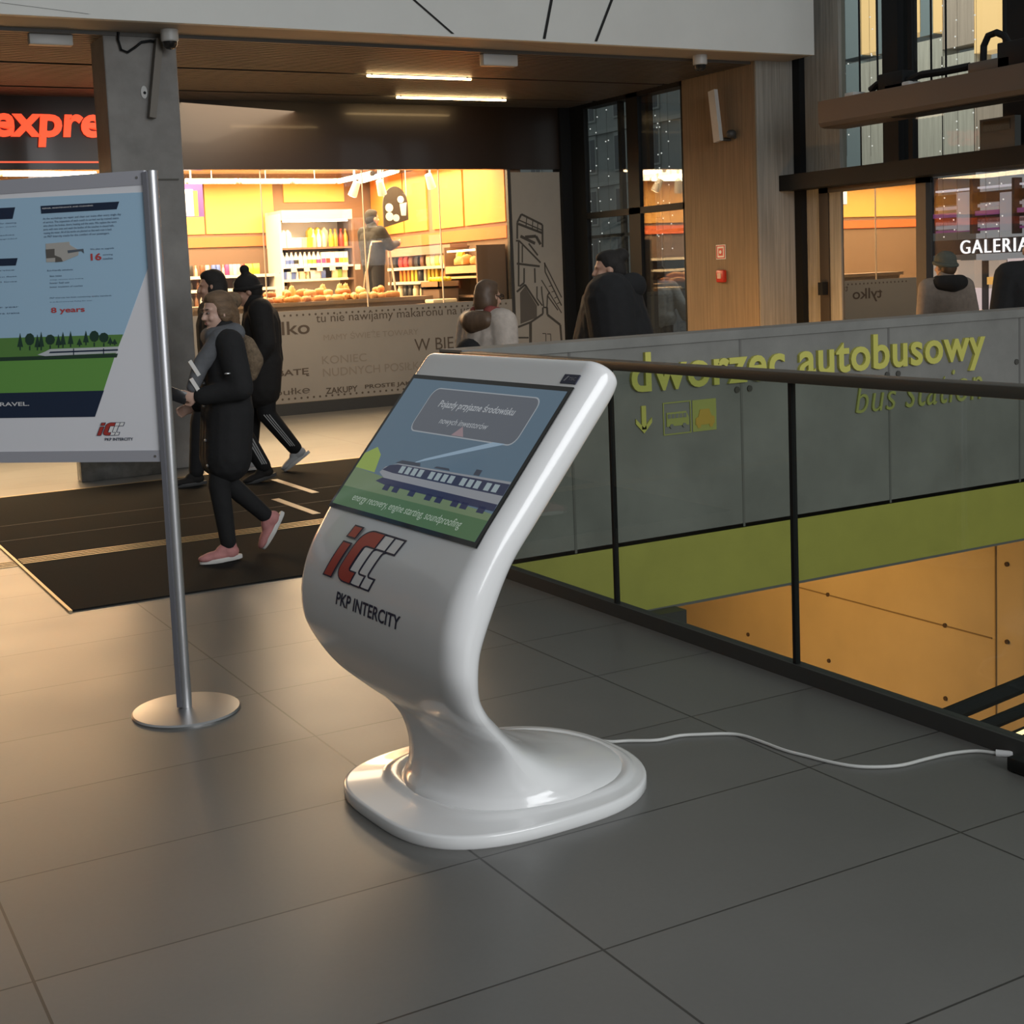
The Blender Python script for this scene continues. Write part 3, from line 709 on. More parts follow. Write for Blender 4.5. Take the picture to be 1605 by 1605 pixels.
q = MB(); tx = ['At the workshops we repair and clean our trains after every single day', 'of service. The inspection of each coach is carried out by trained teams', 'who check the brakes, doors, heating and the seats. We replace the worn', 'parts with new ones and wash the bodies of the coaches in closed halls,', 'reusing the water. All of the works are planned so that each train is back', 'on PKP Intercity tracks for the comfort of our passengers.']
for i, t in enumerate(tx):
    a, c = bb_px(69 + i * .3, 345.5 + i * 5.6), bb_px(191 - i * 3.6, 334 + i * 5.75)
    c2 = bb_px(69, 341.5 + i * 5.6); text_into(q, t, BFRONT, BD, UP, (a[0], c[0], a[1], c2[1]), out=.0067)
q.build('small_lettering', mat('print_small', (.06, .09, .16), .5), board, smooth=0)
for t, (x0, y0), (x1, y1) in (('We plan to upgrade', (143, 392.5), (180, 387.5)), ('existing', (163, 401), (178, 397.5)), ('coaches', (163, 407), (178, 403)), ('Eco-friendly solutions:', (76, 426), (116, 421)), ('less noise', (80, 434), (98, 430.5)), ('energy recovery when braking', (80, 439.5), (132, 435.5)), ('lower fuel use', (80, 445), (110, 441)), ('better insulation of coaches', (80, 451), (131, 446.5)),
                             ('PKP Intercity has been maintaining quality standards', (80, 468.5), (176, 462)), ('in an Environmental Policy for over', (80, 474.5), (146, 470)), ('for cleaning', (2, 352), (27, 348)), ('and repair works', (-20, 358), (27, 354)), ('of coaches', (-20, 371), (24, 367)), ('new and upgraded', (-30, 377), (28, 373)), ('in service', (-20, 426), (24, 422)), ('modern fleet', (-20, 436), (28, 432)), ('on all lines', (-20, 444), (28, 440)), ('per year', (-10, 484), (31, 480)), ('more trains', (-10, 493), (32, 489))):
    q = MB(); a, c = bb_px(x0, y0), bb_px(x1, y1); text_into(q, t, BFRONT, BD, UP, (a[0], c[0], min(a[1], c[1] - .004), c[1]), out=.0067); q.build('small_lettering', mat('print_small', (.06, .09, .16), .5), board, smooth=0)
bq('photo_print', [(73, 382), (110, 379), (111, 384), (125, 392), (124, 400), (100, 410), (74, 411)], (.45, .43, .40), .0061)
bq('photo_shade', [(73, 391), (87, 390), (87, 400), (97, 404), (100, 410), (88, 411), (88, 404), (74, 405)], (.12, .11, .10), .0064)
bq('map_print', [(107, 392.5), (132, 390), (133, 397), (129, 393.5), (108, 397)], (.10, .12, .15), .0064)
a, c = bb_px(154, 682), bb_px(196, 662)
k = (c[0] - a[0]); LB = [(P, cc) for P, cc in lay]
for i, (P, cc) in enumerate(LB):
    q = MB(); bpoly(q, [(a[0] + x * k * 1.0, a[1] + y * (c[1] - a[1]) / .62) for x, y in P], .0055 + .0003 * i); q.build('emblem', LM[cc], board, smooth=0, tri=True)
btext('navy_lettering', [('PKP INTERCITY', (166, 690.5), (210, 685.5), .02, None)], (.012, .024, .055))

# ================================================================== SHOP CONTENTS
SHELF = mat('shelf_brown', (.16, .10, .065), .55); PRICE = mat('price_strip', (.62, .56, .46), .5)
def zY(x, y, c): return atY(x, y, c).z
def pcol(n, c, r=.35): return mat('pack_' + n, c, r)
PK = {'white': pcol('white', (.72, .70, .66)), 'cream': pcol('cream', (.70, .58, .36)), 'yellow': pcol('yellow', (.72, .52, .05)), 'orange': pcol('orange', (.70, .25, .04)), 'red': pcol('red', (.55, .05, .04)),
      'green': pcol('green', (.25, .42, .08)), 'blue': pcol('blue', (.10, .16, .42)), 'magenta': pcol('magenta', (.50, .06, .22)), 'dark': pcol('dark', (.03, .028, .025)), 'brown': pcol('brown', (.16, .07, .03)), 'silver': pcol('silver', (.45, .42, .40))}
WORD = {'white': 'white', 'cream': 'cream', 'yellow': 'yellow', 'orange': 'orange', 'red': 'red', 'green': 'green', 'blue': 'blue', 'magenta': 'pink', 'dark': 'black', 'brown': 'brown', 'silver': 'silver'}
_PM = {}
def pack_mesh(kind):
    if kind in _PM: return _PM[kind]
    b = MB()
    if kind == 'bottle': b.lathe([(.032, 0), (.036, .02), (.036, .13), (.030, .165), (.014, .205), (.013, .235), (.016, .24), (.016, .26)], n=12)
    elif kind == 'can': b.lathe([(.028, 0), (.033, .008), (.033, .135), (.028, .15)], n=12)
    elif kind == 'jar': b.lathe([(.038, 0), (.042, .012), (.042, .085), (.032, .10), (.034, .104), (.034, .125)], n=12)
    elif kind == 'carton': b.box((0, 0, .09), (.075, .075, .18)); b.prism([(-.0375, .18), (.0375, .18), (0, .225)], (0, -.0375, 0), (1, 0, 0), (0, 0, 1), 0, -.075)
    elif kind == 'tub': b.lathe([(.040, 0), (.050, .085), (.054, .088), (.054, .098)], n=14)
    elif kind == 'packet': b.loft([[(-.06, -.012, 0), (.06, -.012, 0), (.06, .012, 0), (-.06, .012, 0)], [(-.055, -.03, .05), (.055, -.03, .05), (.055, .03, .05), (-.055, .03, .05)], [(-.058, -.026, .13), (.058, -.026, .13), (.058, .026, .13), (-.058, .026, .13)], [(-.062, -.004, .175), (.062, -.004, .175), (.062, .004, .175), (-.062, .004, .175)]])
    _PM[kind] = b; return b
_PO = {}
def pack(kind, col, p, rz, label, group, h=None, name=None):
    key = (kind, col)
    if key not in _PO:
        src = pack_mesh(kind); b = MB(); t = bpy.data.meshes.new('t'); src.bm.to_mesh(t); b.mesh(t, Matrix.Identity(4)); bpy.data.meshes.remove(t)
        o = b.build(name or {'can': 'drink_can', 'jar': 'glass_jar', 'tub': 'dairy_tub', 'packet': 'food_packet', 'carton': 'drink_carton', 'bottle': 'drink_bottle'}[kind], PK[col], origin=(0, 0, 0)); _PO[key] = o.data
    else:
        o = bpy.data.objects.new(name or {'can': 'drink_can', 'jar': 'glass_jar', 'tub': 'dairy_tub', 'packet': 'food_packet', 'carton': 'drink_carton', 'bottle': 'drink_bottle'}[kind], _PO[key]); COL.objects.link(o)
    o.location = p; o.rotation_euler = (0, 0, rz)
    if h: 
        H0 = {'bottle': .26, 'can': .15, 'jar': .125, 'carton': .225, 'tub': .098, 'packet': .175}[kind]; k = h / H0; o.scale = (k, k, k)
    tag(o, label, kind if kind != 'tub' else 'tub', group); return o

# shelf unit on the back wall, behind the walking people
YB = 19.45
shl = thing('wall_shelf', 'brown wall shelf with bottles and cans behind the walking people in the shop', 'shelf', (5.9, 19.6, 0))
zs = [zY(365, 432, YB), zY(365, 453, YB), zY(365, 483, YB), .9, .5]
b = MB(); b.span((4.0, 19.70, 0), (7.46, 19.76, 2.15)); b.build('back_panel', SHELF, shl, smooth=0)
for x in (4.0, 7.42): b = MB(); b.span((x, 19.36, 0), (x + .04, 19.70, 2.15)); b.build('side_panel', SHELF, shl, smooth=0)
for z in zs:
    b = MB(); b.span((4.04, 19.36, z - .025), (7.42, 19.70, z)); bd = b.build('shelf_board', SHELF, shl, smooth=0)
    b = MB(); b.span((4.04, 19.350, z - .035), (7.42, 19.36, z + .01)); b.build('price_strip', PRICE, bd, smooth=0)
rows = [('can', 'dark'), ('bottle', 'cream'), ('can', 'brown'), ('can', 'silver'), ('can', 'blue'), ('can', 'blue'), ('bottle', 'silver'), ('can', 'magenta'), ('can', 'silver'), ('can', 'white'), ('can', 'silver'), ('can', 'red'), ('packet', 'yellow'), ('packet', 'yellow')]
xs = [300, 308, 318, 326, 336, 343, 351, 357, 363, 369, 375, 381, 392, 402]
for x, (k, c) in zip(xs, rows):
    p = atY(x, 432, YB); pack(k, c, (p.x, YB + .02, zs[0]), 0, '%s %s on the top wall shelf left of the bobble hat' % (WORD[c], k), 'drinks on the top wall shelf', .17)
for i, x in enumerate((301, 311, 320, 368, 376, 384, 392)):
    c = ('dark', 'brown', 'brown', 'dark', 'brown', 'dark', 'brown')[i]; p = atY(x, 453, YB); pack('bottle', c, (p.x, YB + .02, zs[1]), 0, '%s bottle on the middle wall shelf between the dark heads' % WORD[c] if i > 2 else '%s bottle on the middle wall shelf beside the concrete column' % WORD[c], 'bottles on the middle wall shelf', .17)
for i, x in enumerate((302, 309, 318)):
    c = ('dark', 'brown', 'white')[i]; p = atY(x, 483, YB); pack('bottle', c, (p.x, YB + .02, zs[2]), 0, '%s bottle on the third wall shelf beside the concrete column' % WORD[c], 'bottles on the third wall shelf', .24)

# open chiller
YC = 19.05
ch = thing('chiller_cabinet', 'brightly lit open chiller full of cartons behind the bread counter', 'chiller', (8.1, 19.3, 0))
CHW = mat('chiller_white', (.72, .68, .60), .4)
xl, xr = atY(443, 400, YC).x, atY(553, 400, YC).x
ztop, zh = zY(500, 329, YC), zY(500, 344, YC)
CZ = [zY(500, 387, YC), zY(500, 416, YC), zY(500, 437, YC)]
b = MB(); b.span((xl, 19.60, 0), (xr, 19.72, ztop)); b.build('back_panel', CHW, ch, smooth=0)
for x in (xl - .03, xr): b = MB(); b.span((x, YC, 0), (x + .03, 19.60, ztop - .05)); b.build('side_panel', CHW if x < xr else SHELF, ch, smooth=0)
b = MB(); b.span((xl, YC - .05, zh), (xr, 19.60, ztop)); b.build('canopy', mat('canopy_cream', (.72, .58, .38), .5), ch, smooth=0)
b = MB(); b.span((xl + .05, YC + .02, zh - .03), (xr - .05, YC + .06, zh - .005)); b.build('light_strip', mat('chiller_light', (1, .95, .85), .4, emit=(1, .90, .74), estr=14), ch, smooth=0)
for i, z in enumerate(CZ):
    b = MB(); b.span((xl, YC, z - .03), (xr, 19.60, z)); sd = b.build('shelf_board', SHELF if i != 1 else CHW, ch, smooth=0)
    if i:
        for k in range(6 if i == 1 else 1):
            b = MB()
            if i == 1: x = xl + .12 + k * .21; b.span((x, YC - .012, z - .085), (x + .09, YC - .002, z - .005))
            else: b.span((xl, YC - .012, z - .03), (xr - .1, YC - .002, z + .006))
            b.build('price_tag', PRICE, sd, smooth=0)
r1 = [(449, 'carton', 'white'), (456, 'carton', 'white'), (464, 'tub', 'white'), (472, 'tub', 'white'), (480, 'tub', 'cream'), (488, 'tub', 'yellow'), (497, 'bottle', 'cream'), (505, 'bottle', 'white'), (513, 'bottle', 'cream'), (524, 'bottle', 'yellow'), (531, 'bottle', 'orange'), (540, 'bottle', 'red'), (547, 'bottle', 'orange')]
for x, k, c in r1: pack(k, c, (atY(x, 387, YC).x, YC + .12, CZ[0]), 0, '%s %s on the top chiller shelf' % (WORD[c], k), 'dairy on the top chiller shelf', .27 if k != 'tub' else .15)
for x, c in ((497, 'yellow'), (508, 'yellow'), (518, 'cream')): pack('carton', c, (atY(x, 358, YC).x, YC + .30, CZ[0]), 0, 'tall %s carton at the back of the top chiller shelf' % WORD[c], 'tall cartons at the back of the chiller', .31)
r2 = ['white', 'blue', 'blue', 'dark', 'white', 'silver', 'green', 'green', 'magenta', 'magenta', 'red', 'white', 'red', 'yellow', 'yellow']
LAB = {}
for i, c in enumerate(r2):
    x = 446 + i * 7; p = V((atY(x, 414, YC).x, YC + .07, CZ[1])); k = 'bottle' if i < 9 else 'carton'
    t = thing('milk_bottle' if k == 'bottle' else 'milk_carton', 'white %s with a %s label on the middle chiller shelf' % (k, WORD[c]), k, p, 0, 'milk on the middle chiller shelf')
    if k == 'bottle':
        b = MB(); b.lathe([(.034, 0), (.038, .02), (.038, .13), (.016, .185), (.018, .21)], n=12); b.build('body', PK['white'], t, local=True)
        b = MB(); b.lathe([(.039, .035), (.039, .095)], n=12); b.build('label', PK[c], t, local=True)
    else:
        b = MB(); b.box((0, 0, .10), (.072, .072, .20)); b.build('body', PK['white'], t, local=True, smooth=0)
        b = MB(); b.box((0, -.0375, .07), (.066, .004, .07)); b.build('label', PK[c], t, local=True, smooth=0)
for x, k, c in ((448, 'tub', 'blue'), (455, 'tub', 'white'), (462, 'tub', 'blue'), (468, 'carton', 'white'), (477, 'tub', 'cream'), (485, 'carton', 'cream'), (494, 'packet', 'white'), (502, 'packet', 'white'), (509, 'packet', 'blue'), (528, 'packet', 'cream'), (536, 'packet', 'green'), (543, 'packet', 'cream')):
    pack(k, c, (atY(x, 437, YC).x, YC + .08, CZ[2]), 0, '%s %s on the lowest lit chiller shelf' % (WORD[c], k), 'food on the lowest chiller shelf', .14 if k != 'tub' else .12)

# bread counter behind the window
YK = 16.05
zk = zY(500, 472, YK)
ct = thing('bread_counter', 'long brown bakery counter heaped with bread behind the printed shop window', 'counter', (7.0, 16.4, 0))
b = MB(); b.span((4.4, YK, 0), (8.15, 16.60, zk - .05)); b.build('body', mat('counter_brown', (.15, .10, .07), .5), ct, smooth=0)
b = MB(); b.span((4.35, YK - .04, zk - .05), (8.2, 16.64, zk)); b.build('counter_top', mat('counter_top', (.22, .15, .10), .4), ct, smooth=0)
BRD = [mat('bread_golden', (.50, .22, .06), .6, var=.3, vscale=14), mat('bread_brown', (.36, .13, .035), .6, var=.3, vscale=14), mat('bread_pale', (.62, .36, .13), .65, var=.25, vscale=14)]
def bread_mesh(L, Wd, H):
    b = MB(); R = []
    for i in range(9):
        t = i / 8; e = math.sin(math.pi * (t * .94 + .03)) ** .55; R.append([((t - .5) * L, Wd * e * math.cos(a), max(0, H * (.45 + .55 * math.sin(a)) * (.6 + .4 * e) * (1 + .06 * math.sin(9 * t * 3)))) for a in [2 * math.pi * k / 12 for k in range(12)]])
    b.loft(R); return b
BM = []
for i, (L, w_, h_) in enumerate(((.16, .045, .075), (.12, .05, .07), (.22, .05, .09))):
    for j in range(3): o = bread_mesh(L, w_, h_).build('bread_roll', BRD[j], origin=(0, 0, 0)); BM.append(o.data); bpy.data.objects.remove(o)
rnd = random.Random(3); BL = []
for row, (yy, z0) in enumerate(((16.16, 0), (16.30, .02), (16.44, .03))):
    for i in range(14):
        x = 5.95 + i * .13 + rnd.uniform(-.03, .03); BL.append((x, yy + rnd.uniform(-.03, .03), zk + z0 * .0, i, row))
tag_i = 0
for layer in range(2):
    for (x, yy, z, i, row) in BL:
        if layer and (i % 2 or row == 0): continue
        o = bpy.data.objects.new('bread_roll', BM[rnd.randrange(9)]); COL.objects.link(o)
        o.location = (x + layer * .05, yy, z + layer * .075); o.rotation_euler = (0, 0, rnd.uniform(0, 3.1))
        tag(o, 'golden bread roll heaped on the counter behind the printed window', 'bread', 'bread heaped on the counter')
for x, y in ((536, 455), (545, 452), (509, 452), (460, 446)):
    p = atY(x, y + 10, 16.5); o = bpy.data.objects.new('paper_bag_of_rolls', BM[8]); COL.objects.link(o); o.location = (p.x, 16.56, zk); o.scale = (.45, .8, 2.4)
    tag(o, 'pale bag of rolls standing behind the heap of bread on the counter', 'bag', 'bags behind the bread')
b = MB(); p = atY(683, 468, 15.9); b.box((p.x, 15.75, p.z - .03), (.36, .25, .05), bevel=.015)
tag(b.build('serving_tray', mat('tray_cream', (.72, .60, .42), .4)), 'pale serving tray at the window right of the bread counter', 'tray')
b = MB(); b.span((p.x - .3, 15.62, 0), (p.x + .45, 15.9, p.z - .056)); tag(b.build('tray_stand', SHELF, smooth=0), 'brown tray stand carrying the pale serving tray by the window', 'stand')

# shelves along the right wall
XR = 8.78
def zX(x, y, c): return atX(x, y, c).z
ya, yb = 16.50, atX(612, 440, XR).y
rs = thing('grocery_shelf', 'brown grocery shelf with yellow cartons and fruit along the right shop wall', 'shelf', (9.0, (ya + yb) / 2, 0))
RZ = [zX(670, 418, XR), zX(670, 441, XR), zX(670, 465, XR)]
b = MB(); b.span((9.02, ya, 0), (9.06, yb, 2.02)); b.build('back_panel', SHELF, rs, smooth=0)
b = MB(); b.span((8.75, ya, 1.93), (9.02, yb, 2.05)); b.build('canopy', mat('canopy_taupe', (.30, .21, .15), .5), rs, smooth=0)
for y in (ya, yb - .04): b = MB(); b.span((8.75, y, 0), (9.02, y + .04, 1.93)); b.build('side_panel', SHELF, rs, smooth=0)
for z in RZ:
    b = MB(); b.span((XR - .05, ya + .04, z - .025), (9.02, yb - .04, z)); sd = b.build('shelf_board', SHELF, rs, smooth=0)
    b = MB(); b.span((XR - .062, ya + .04, z - .035), (XR - .05, yb - .04, z + .008)); b.build('price_strip', PRICE, sd, smooth=0)
def rowX(y0, zi, items, group, where, h):
    for x, k, c in items:
        p = atX(x, y0, XR); pack(k, c, (XR + .04, p.y, RZ[zi]), math.pi / 2, '%s %s %s' % (WORD[c], k, where), group, h)
rowX(418, 0, [(617, 'packet', 'dark'), (626, 'packet', 'red'), (634, 'packet', 'red'), (642, 'packet', 'brown'), (651, 'packet', 'dark'), (660, 'packet', 'brown')], 'packets on the upper grocery shelf', 'on the upper grocery shelf beside the stepladder', .17)
rowX(418, 0, [(670, 'packet', 'cream'), (677, 'packet', 'cream'), (684, 'packet', 'yellow'), (691, 'packet', 'cream'), (698, 'packet', 'yellow'), (705, 'packet', 'yellow'), (713, 'packet', 'cream'), (720, 'packet', 'yellow')], 'snacks on the upper grocery shelf', 'on the upper grocery shelf above the yellow cartons', .19)
rowX(441, 1, [(628, 'carton', 'orange'), (634, 'carton', 'orange'), (640, 'carton', 'orange'), (646, 'carton', 'yellow'), (652, 'carton', 'yellow'), (659, 'jar', 'dark'), (666, 'carton', 'cream'), (672, 'carton', 'yellow'), (678, 'carton', 'yellow'), (684, 'carton', 'yellow'), (690, 'bottle', 'orange'), (695, 'bottle', 'orange'), (700, 'bottle', 'orange'), (704, 'bottle', 'orange')], 'juice on the middle grocery shelf', 'on the middle grocery shelf', .21)
rowX(465, 2, [(626, 'jar', 'cream'), (634, 'jar', 'dark'), (642, 'jar', 'dark'), (650, 'jar', 'cream'), (657, 'bottle', 'cream'), (663, 'bottle', 'white'), (669, 'bottle', 'white'), (675, 'bottle', 'cream'), (682, 'bottle', 'cream')], 'jars on the lower grocery shelf', 'on the lower grocery shelf behind the counter', .17)
# fruit crate
FR = V((8.41, 16.20, atX(712, 447, 8.41).z))
cr = thing('fruit_crate', 'brown sloping crate of yellow fruit at the right end of the grocery shelf', 'crate', FR)
b = MB(); b.span(FR + V((-.16, -.26, -.04)), FR + V((.16, .26, -.01)))
for dx in (-.16, .15): b.span(FR + V((dx, -.26, -.04)), FR + V((dx + .015, .26, .06)))
for dy in (-.26, .245): b.span(FR + V((-.16, dy, -.04)), FR + V((.16, dy + .015, .06)))
b.build('tray', mat('crate_wood', (.30, .17, .08), .6), cr, smooth=0)
b = MB(); b.span(FR + V((-.14, -.24, -FR.z)), FR + V((.15, .24, -.041))); b.build('stand', SHELF, cr, smooth=0)
lem = MB(); lem.ell((0, 0, .034), (.036, .046, .034), u=12, v=8); lo = lem.build('lemon', mat('lemon_yellow', (.72, .56, .04), .45), origin=(0, 0, 0))
k = 0
for ix in range(4):
    for iy in range(5):
        for iz in range(2 if 0 < ix < 3 else 1):
            o = lo if k == 0 else lo.copy()
            if k: COL.objects.link(o)
            o.location = FR + V((-.115 + ix * .076, -.19 + iy * .095, -.008 + iz * .06)); o.rotation_euler = (0, 0, k * 1.3); k += 1
            tag(o, 'yellow fruit heaped in the sloping brown crate', 'fruit', 'fruit in the sloping crate')
# bakery display at the right end
bk = thing('bakery_display', 'brown bakery display with rolls on top beside the shop window edge', 'display cabinet', (8.9, 15.95, 0))
y0, y1 = 15.52, 16.42
b = MB(); b.span((9.0, y0, 0), (9.06, y1, 2.0)); b.build('back_panel', SHELF, bk, smooth=0)
for y in (y0, y1): b = MB(); b.span((8.62, y, 0), (9.0, y + .03, 2.0)); b.build('side_panel', SHELF, bk, smooth=0)
for x, z in ((768, 414), (768, 431), (768, 462)):
    zz_ = zX(x, z, 8.65); b = MB(); b.span((8.62, y0 + .03, zz_ - .10 if z < 420 else zz_ - .03), (9.0, y1, zz_)); sd = b.build('shelf_board', mat('rail_cream', (.60, .38, .20), .5) if z < 440 else SHELF, bk, smooth=0)
b = MB(); b.span((8.64, y0 + .05, 1.93), (8.70, y1 - .03, 1.955)); b.build('light_strip', mat('warm_tube', (1, .85, .6), .4, emit=(1, .78, .45), estr=5), bk, smooth=0)
zz_ = zX(768, 412, 8.65)
for i in range(8):
    o = bpy.data.objects.new('bread_roll', BM[(2, 8, 5)[i % 3]]); COL.objects.link(o); o.location = (8.76 + .1 * (i % 2), y0 + .12 + i * .10, zz_); o.rotation_euler = (0, 0, i * .9); o.scale = (1.1, 1.3, 1.5)
    tag(o, 'pale loaf on the upper shelf of the bakery display', 'bread', 'loaves on the bakery display')

# shop lights, screens and hanging board
TUBE = mat('fluorescent_tube', (1, .95, .85), .4, emit=(1.0, .84, .58), estr=16)
FIT = mat('lamp_white', (.65, .60, .52), .4)
def tube(p, q, label):
    p, q = V(p), V(q); t = thing('tube_light', label, 'ceiling light', (p + q) / 2, 0, None)
    b = MB(); b.tube([p, q], .032, 10); b.build('tube', TUBE, t)
    b = MB(); d = (q - p).normalized(); b.cyl(p - d * .02, p + d * .015, .036, n=12); b.cyl(q - d * .015, q + d * .02, .036, n=12); b.build('end_cap', FIT, t)
    b = MB(); mid = (p + q) / 2; b.cyl(mid + UP * .03, (mid.x, mid.y, 3.3), .006, n=6); b.build('hanger', FIT, t)
yT = 17.1
tube(atY(293, 284, yT), atY(370, 284, yT), 'glowing tube light nearest the concrete column in the shop window')
tube(atY(377, 284, yT), atY(455, 284, yT), 'glowing tube light above the shop shelves, second from the concrete column')
tube(atY(460, 284, yT), atY(526, 284, yT), 'glowing tube light above the chiller, third from the concrete column')
tube(atY(531, 284, yT), V((atY(583, 270, 15.9).x, 15.9, atY(531, 284, yT).z)), 'glowing tube light running towards the window above the stepladder')
tube(atY(566, 284, 17.9), V((atY(622, 272, 16.2).x, 16.2, atY(566, 284, 17.9).z)), 'glowing tube light behind the one above the stepladder')
tube(atY(2, 272, 16.6), atY(148, 273, 16.6), 'glowing tube light above the poster board left of the column')
def spot(x, y, tilt, label):
    p = atY(x, y, 16.5); t = thing('spot_lamp', label, 'spot lamp', p)
    b = MB(); b.cyl(p + V((0, 0, .06)), (p.x, p.y, 3.3), .014, n=8); b.build('stem', FIT, t)
    d = V((tilt, .35, -.9)).normalized(); b = MB(); b.cyl(p - d * .10, p + d * .10, .048, .062, n=16); b.build('head', FIT, t)
    b = MB(); b.cyl(p + d * .1001, p + d * .104, .05, n=16); b.build('lens', TUBE, t)
spot(556, 296, -.25, 'white spot lamp hanging above the chiller, left of the ladder worker')
spot(597, 294, .35, 'white spot lamp hanging above the head of the ladder worker')
spot(674, 284, .45, 'white spot lamp hanging right of the round menu board')
ms = thing('menu_screen', 'white and violet menu screen hanging beside the concrete column', 'screen', atY(305, 312, 16.6))
b = MB(); A, B_ = atY(286, 340, 16.6), atY(317, 288, 16.6); b.span((A.x, 16.6, A.z), (B_.x, 16.64, B_.z)); b.build('panel', mat('violet_screen', (.2, .1, .3), .4, emit=(.32, .16, .42), estr=.8), ms, smooth=0)
b = MB(); C_, D_ = atY(286, 339, 16.59), atY(302, 297, 16.59); b.span((C_.x, 16.585, C_.z), (D_.x, 16.599, D_.z)); b.build('page', mat('white_screen', (.8, .8, .8), .4, emit=(1, .95, .9), estr=1.6), ms, smooth=0)
b = MB(); C_, D_ = atY(302, 339, 16.59), atY(309, 299, 16.59); b.span((C_.x, 16.585, C_.z), (D_.x, 16.599, D_.z)); b.build('price_column', mat('amber_screen', (.6, .4, .1), .4, emit=(1, .62, .12), estr=.9), ms, smooth=0)
b = MB(); b.cyl(((A.x + B_.x) / 2, 16.62, B_.z), ((A.x + B_.x) / 2, 16.62, 3.3), .012, n=8); b.build('hanger', FIT, ms)
pc = atY(620, 322, 16.8); mb_ = thing('round_menu_board', 'dark round menu board with white food pictures in front of the ladder worker', 'menu board', pc)
b = MB(); P = [(.19 * math.cos(math.radians(a)), .26 * math.sin(math.radians(a))) for a in range(0, 181, 12)] + [(-.19, -.30), (.19, -.20)]
b.prism(P, pc, (1, 0, 0), (0, 0, 1), .0, -.02); b.build('board', mat('board_dark', (.05, .04, .03), .5), mb_, smooth=0)
for (x, z, r) in ((-.10, -.03, .06), (-.10, -.15, .06), (0, -.17, .05), (.08, .08, .05)):
    b = MB(); b.prism([(x + r * math.cos(a * .5), z + r * math.sin(a * .5)) for a in range(13)], pc, (1, 0, 0), (0, 0, 1), .004, .001); b.build('food_picture', PK['white'], mb_, smooth=0)
b = MB(); b.prism([(.06, .02), (.17, .04), (.15, -.14), (.08, -.14)], pc, (1, 0, 0), (0, 0, 1), .004, .001); b.build('cup_picture', PK['white'], mb_, smooth=0)
b = MB()
for dx in (-.17, .17): b.cyl(pc + V((dx, 0, .12)), (pc.x + dx, pc.y, 3.3), .005, n=6)
b.build('hanger', FIT, mb_)

# stepladder
LAD = mat('ladder_metal', (.58, .48, .36), .35, metal=.6)
yl = 17.0; ld = thing('stepladder', 'pale metal stepladder carrying the shop worker', 'stepladder', V((atY(600, 460, yl).x, yl + .25, 0)))
T0, T1 = atY(583, 379, yl), atY(607, 378, yl)
Bl, Br_ = atY(572, 450, yl), atY(588, 462, yl)
def dn(p, z): return V((p.x, p.y, z))
hoop = [V((T0.x - .10, yl + .0, 1.72)), V((T0.x - .02, yl, T0.z - .05)), T0, T1, V((T1.x + .02, yl, T1.z - .05)), V((T1.x + .06, yl, 1.72))]
b = MB(); b.tube(hoop, .014, 8); b.build('hoop', LAD, ld)
for x0, x1 in ((hoop[0].x, hoop[0].x - .05), (hoop[-1].x, hoop[-1].x + .05)):
    b = MB(); b.tube([V((x0, yl, 1.74)), V((x1, yl - .28, 0))], .016, 8); b.build('front_rail', LAD, ld)
    b = MB(); b.tube([V((x0, yl + .03, 1.72)), V((x1, yl + .62, 0))], .014, 8); b.build('rear_rail', LAD, ld)
for z in (.25, .5, .75, 1.0):
    w = .05 * (1 - z / 1.74); b = MB(); b.box(((hoop[0].x + hoop[-1].x) / 2, yl - .28 * (1 - z / 1.74) + .05, z), (hoop[-1].x - hoop[0].x + 2 * w, .12, .03)); b.build('step', LAD, ld, smooth=0)
b = MB(); b.box(((hoop[0].x + hoop[-1].x) / 2, yl + .17, 1.02), (hoop[-1].x - hoop[0].x, .28, .035)); b.build('platform', LAD, ld, smooth=0)
LADX = (hoop[0].x + hoop[-1].x) / 2

# ================================================================== SHOP SIGN AND LINE DRAWING PANEL
NEON = mat('red_neon', (.9, .12, .05), .4, emit=(1.0, .085, .03), estr=1.15)
ns = thing('neon_sign', 'glowing red shop name lettering on the dark fascia left of the column', 'sign', (3.2, 15.30, 3.2))
b = MB(); text_into(b, 'express', (0, 15.31, 0), (1, 0, 0), (0, 0, 1), (2.57, 4.16, 3.215, 3.575), depth=.03, offset=.03, shear=.12); b.build('lettering', NEON, ns, smooth=0)
b = MB(); b.span((-2, 15.315, 3.045), (4.6, 15.329, 3.062)); b.build('light_line', mat('red_line', (.8, .15, .08), .4, emit=(1, .12, .05), estr=.8), ns, smooth=0)
pn = thing('drawing_panel', 'grey panel with a black line drawing of a mine tower beside the shop window', 'panel', (9.46, 15.37, 0))
b = MB(); b.span((9.08, 15.34, .12), (9.84, 15.40, 2.93)); b.build('board', mat('panel_grey', (.36, .34, .30), .6, var=.06, vscale=2), pn, smooth=0)
def stroke(bb, pts, w, m=.1433):
    P = [atY(800 + x * m, 320 + y * m, 15.339) for x, y in pts]
    for p, q in zip(P, P[1:]):
        d = (q - p); n = V((-d.z, 0, d.x)); n = n.normalized() * w if n.length else n
        bb.face([p - n, q - n, q + n, p + n])
b = MB()
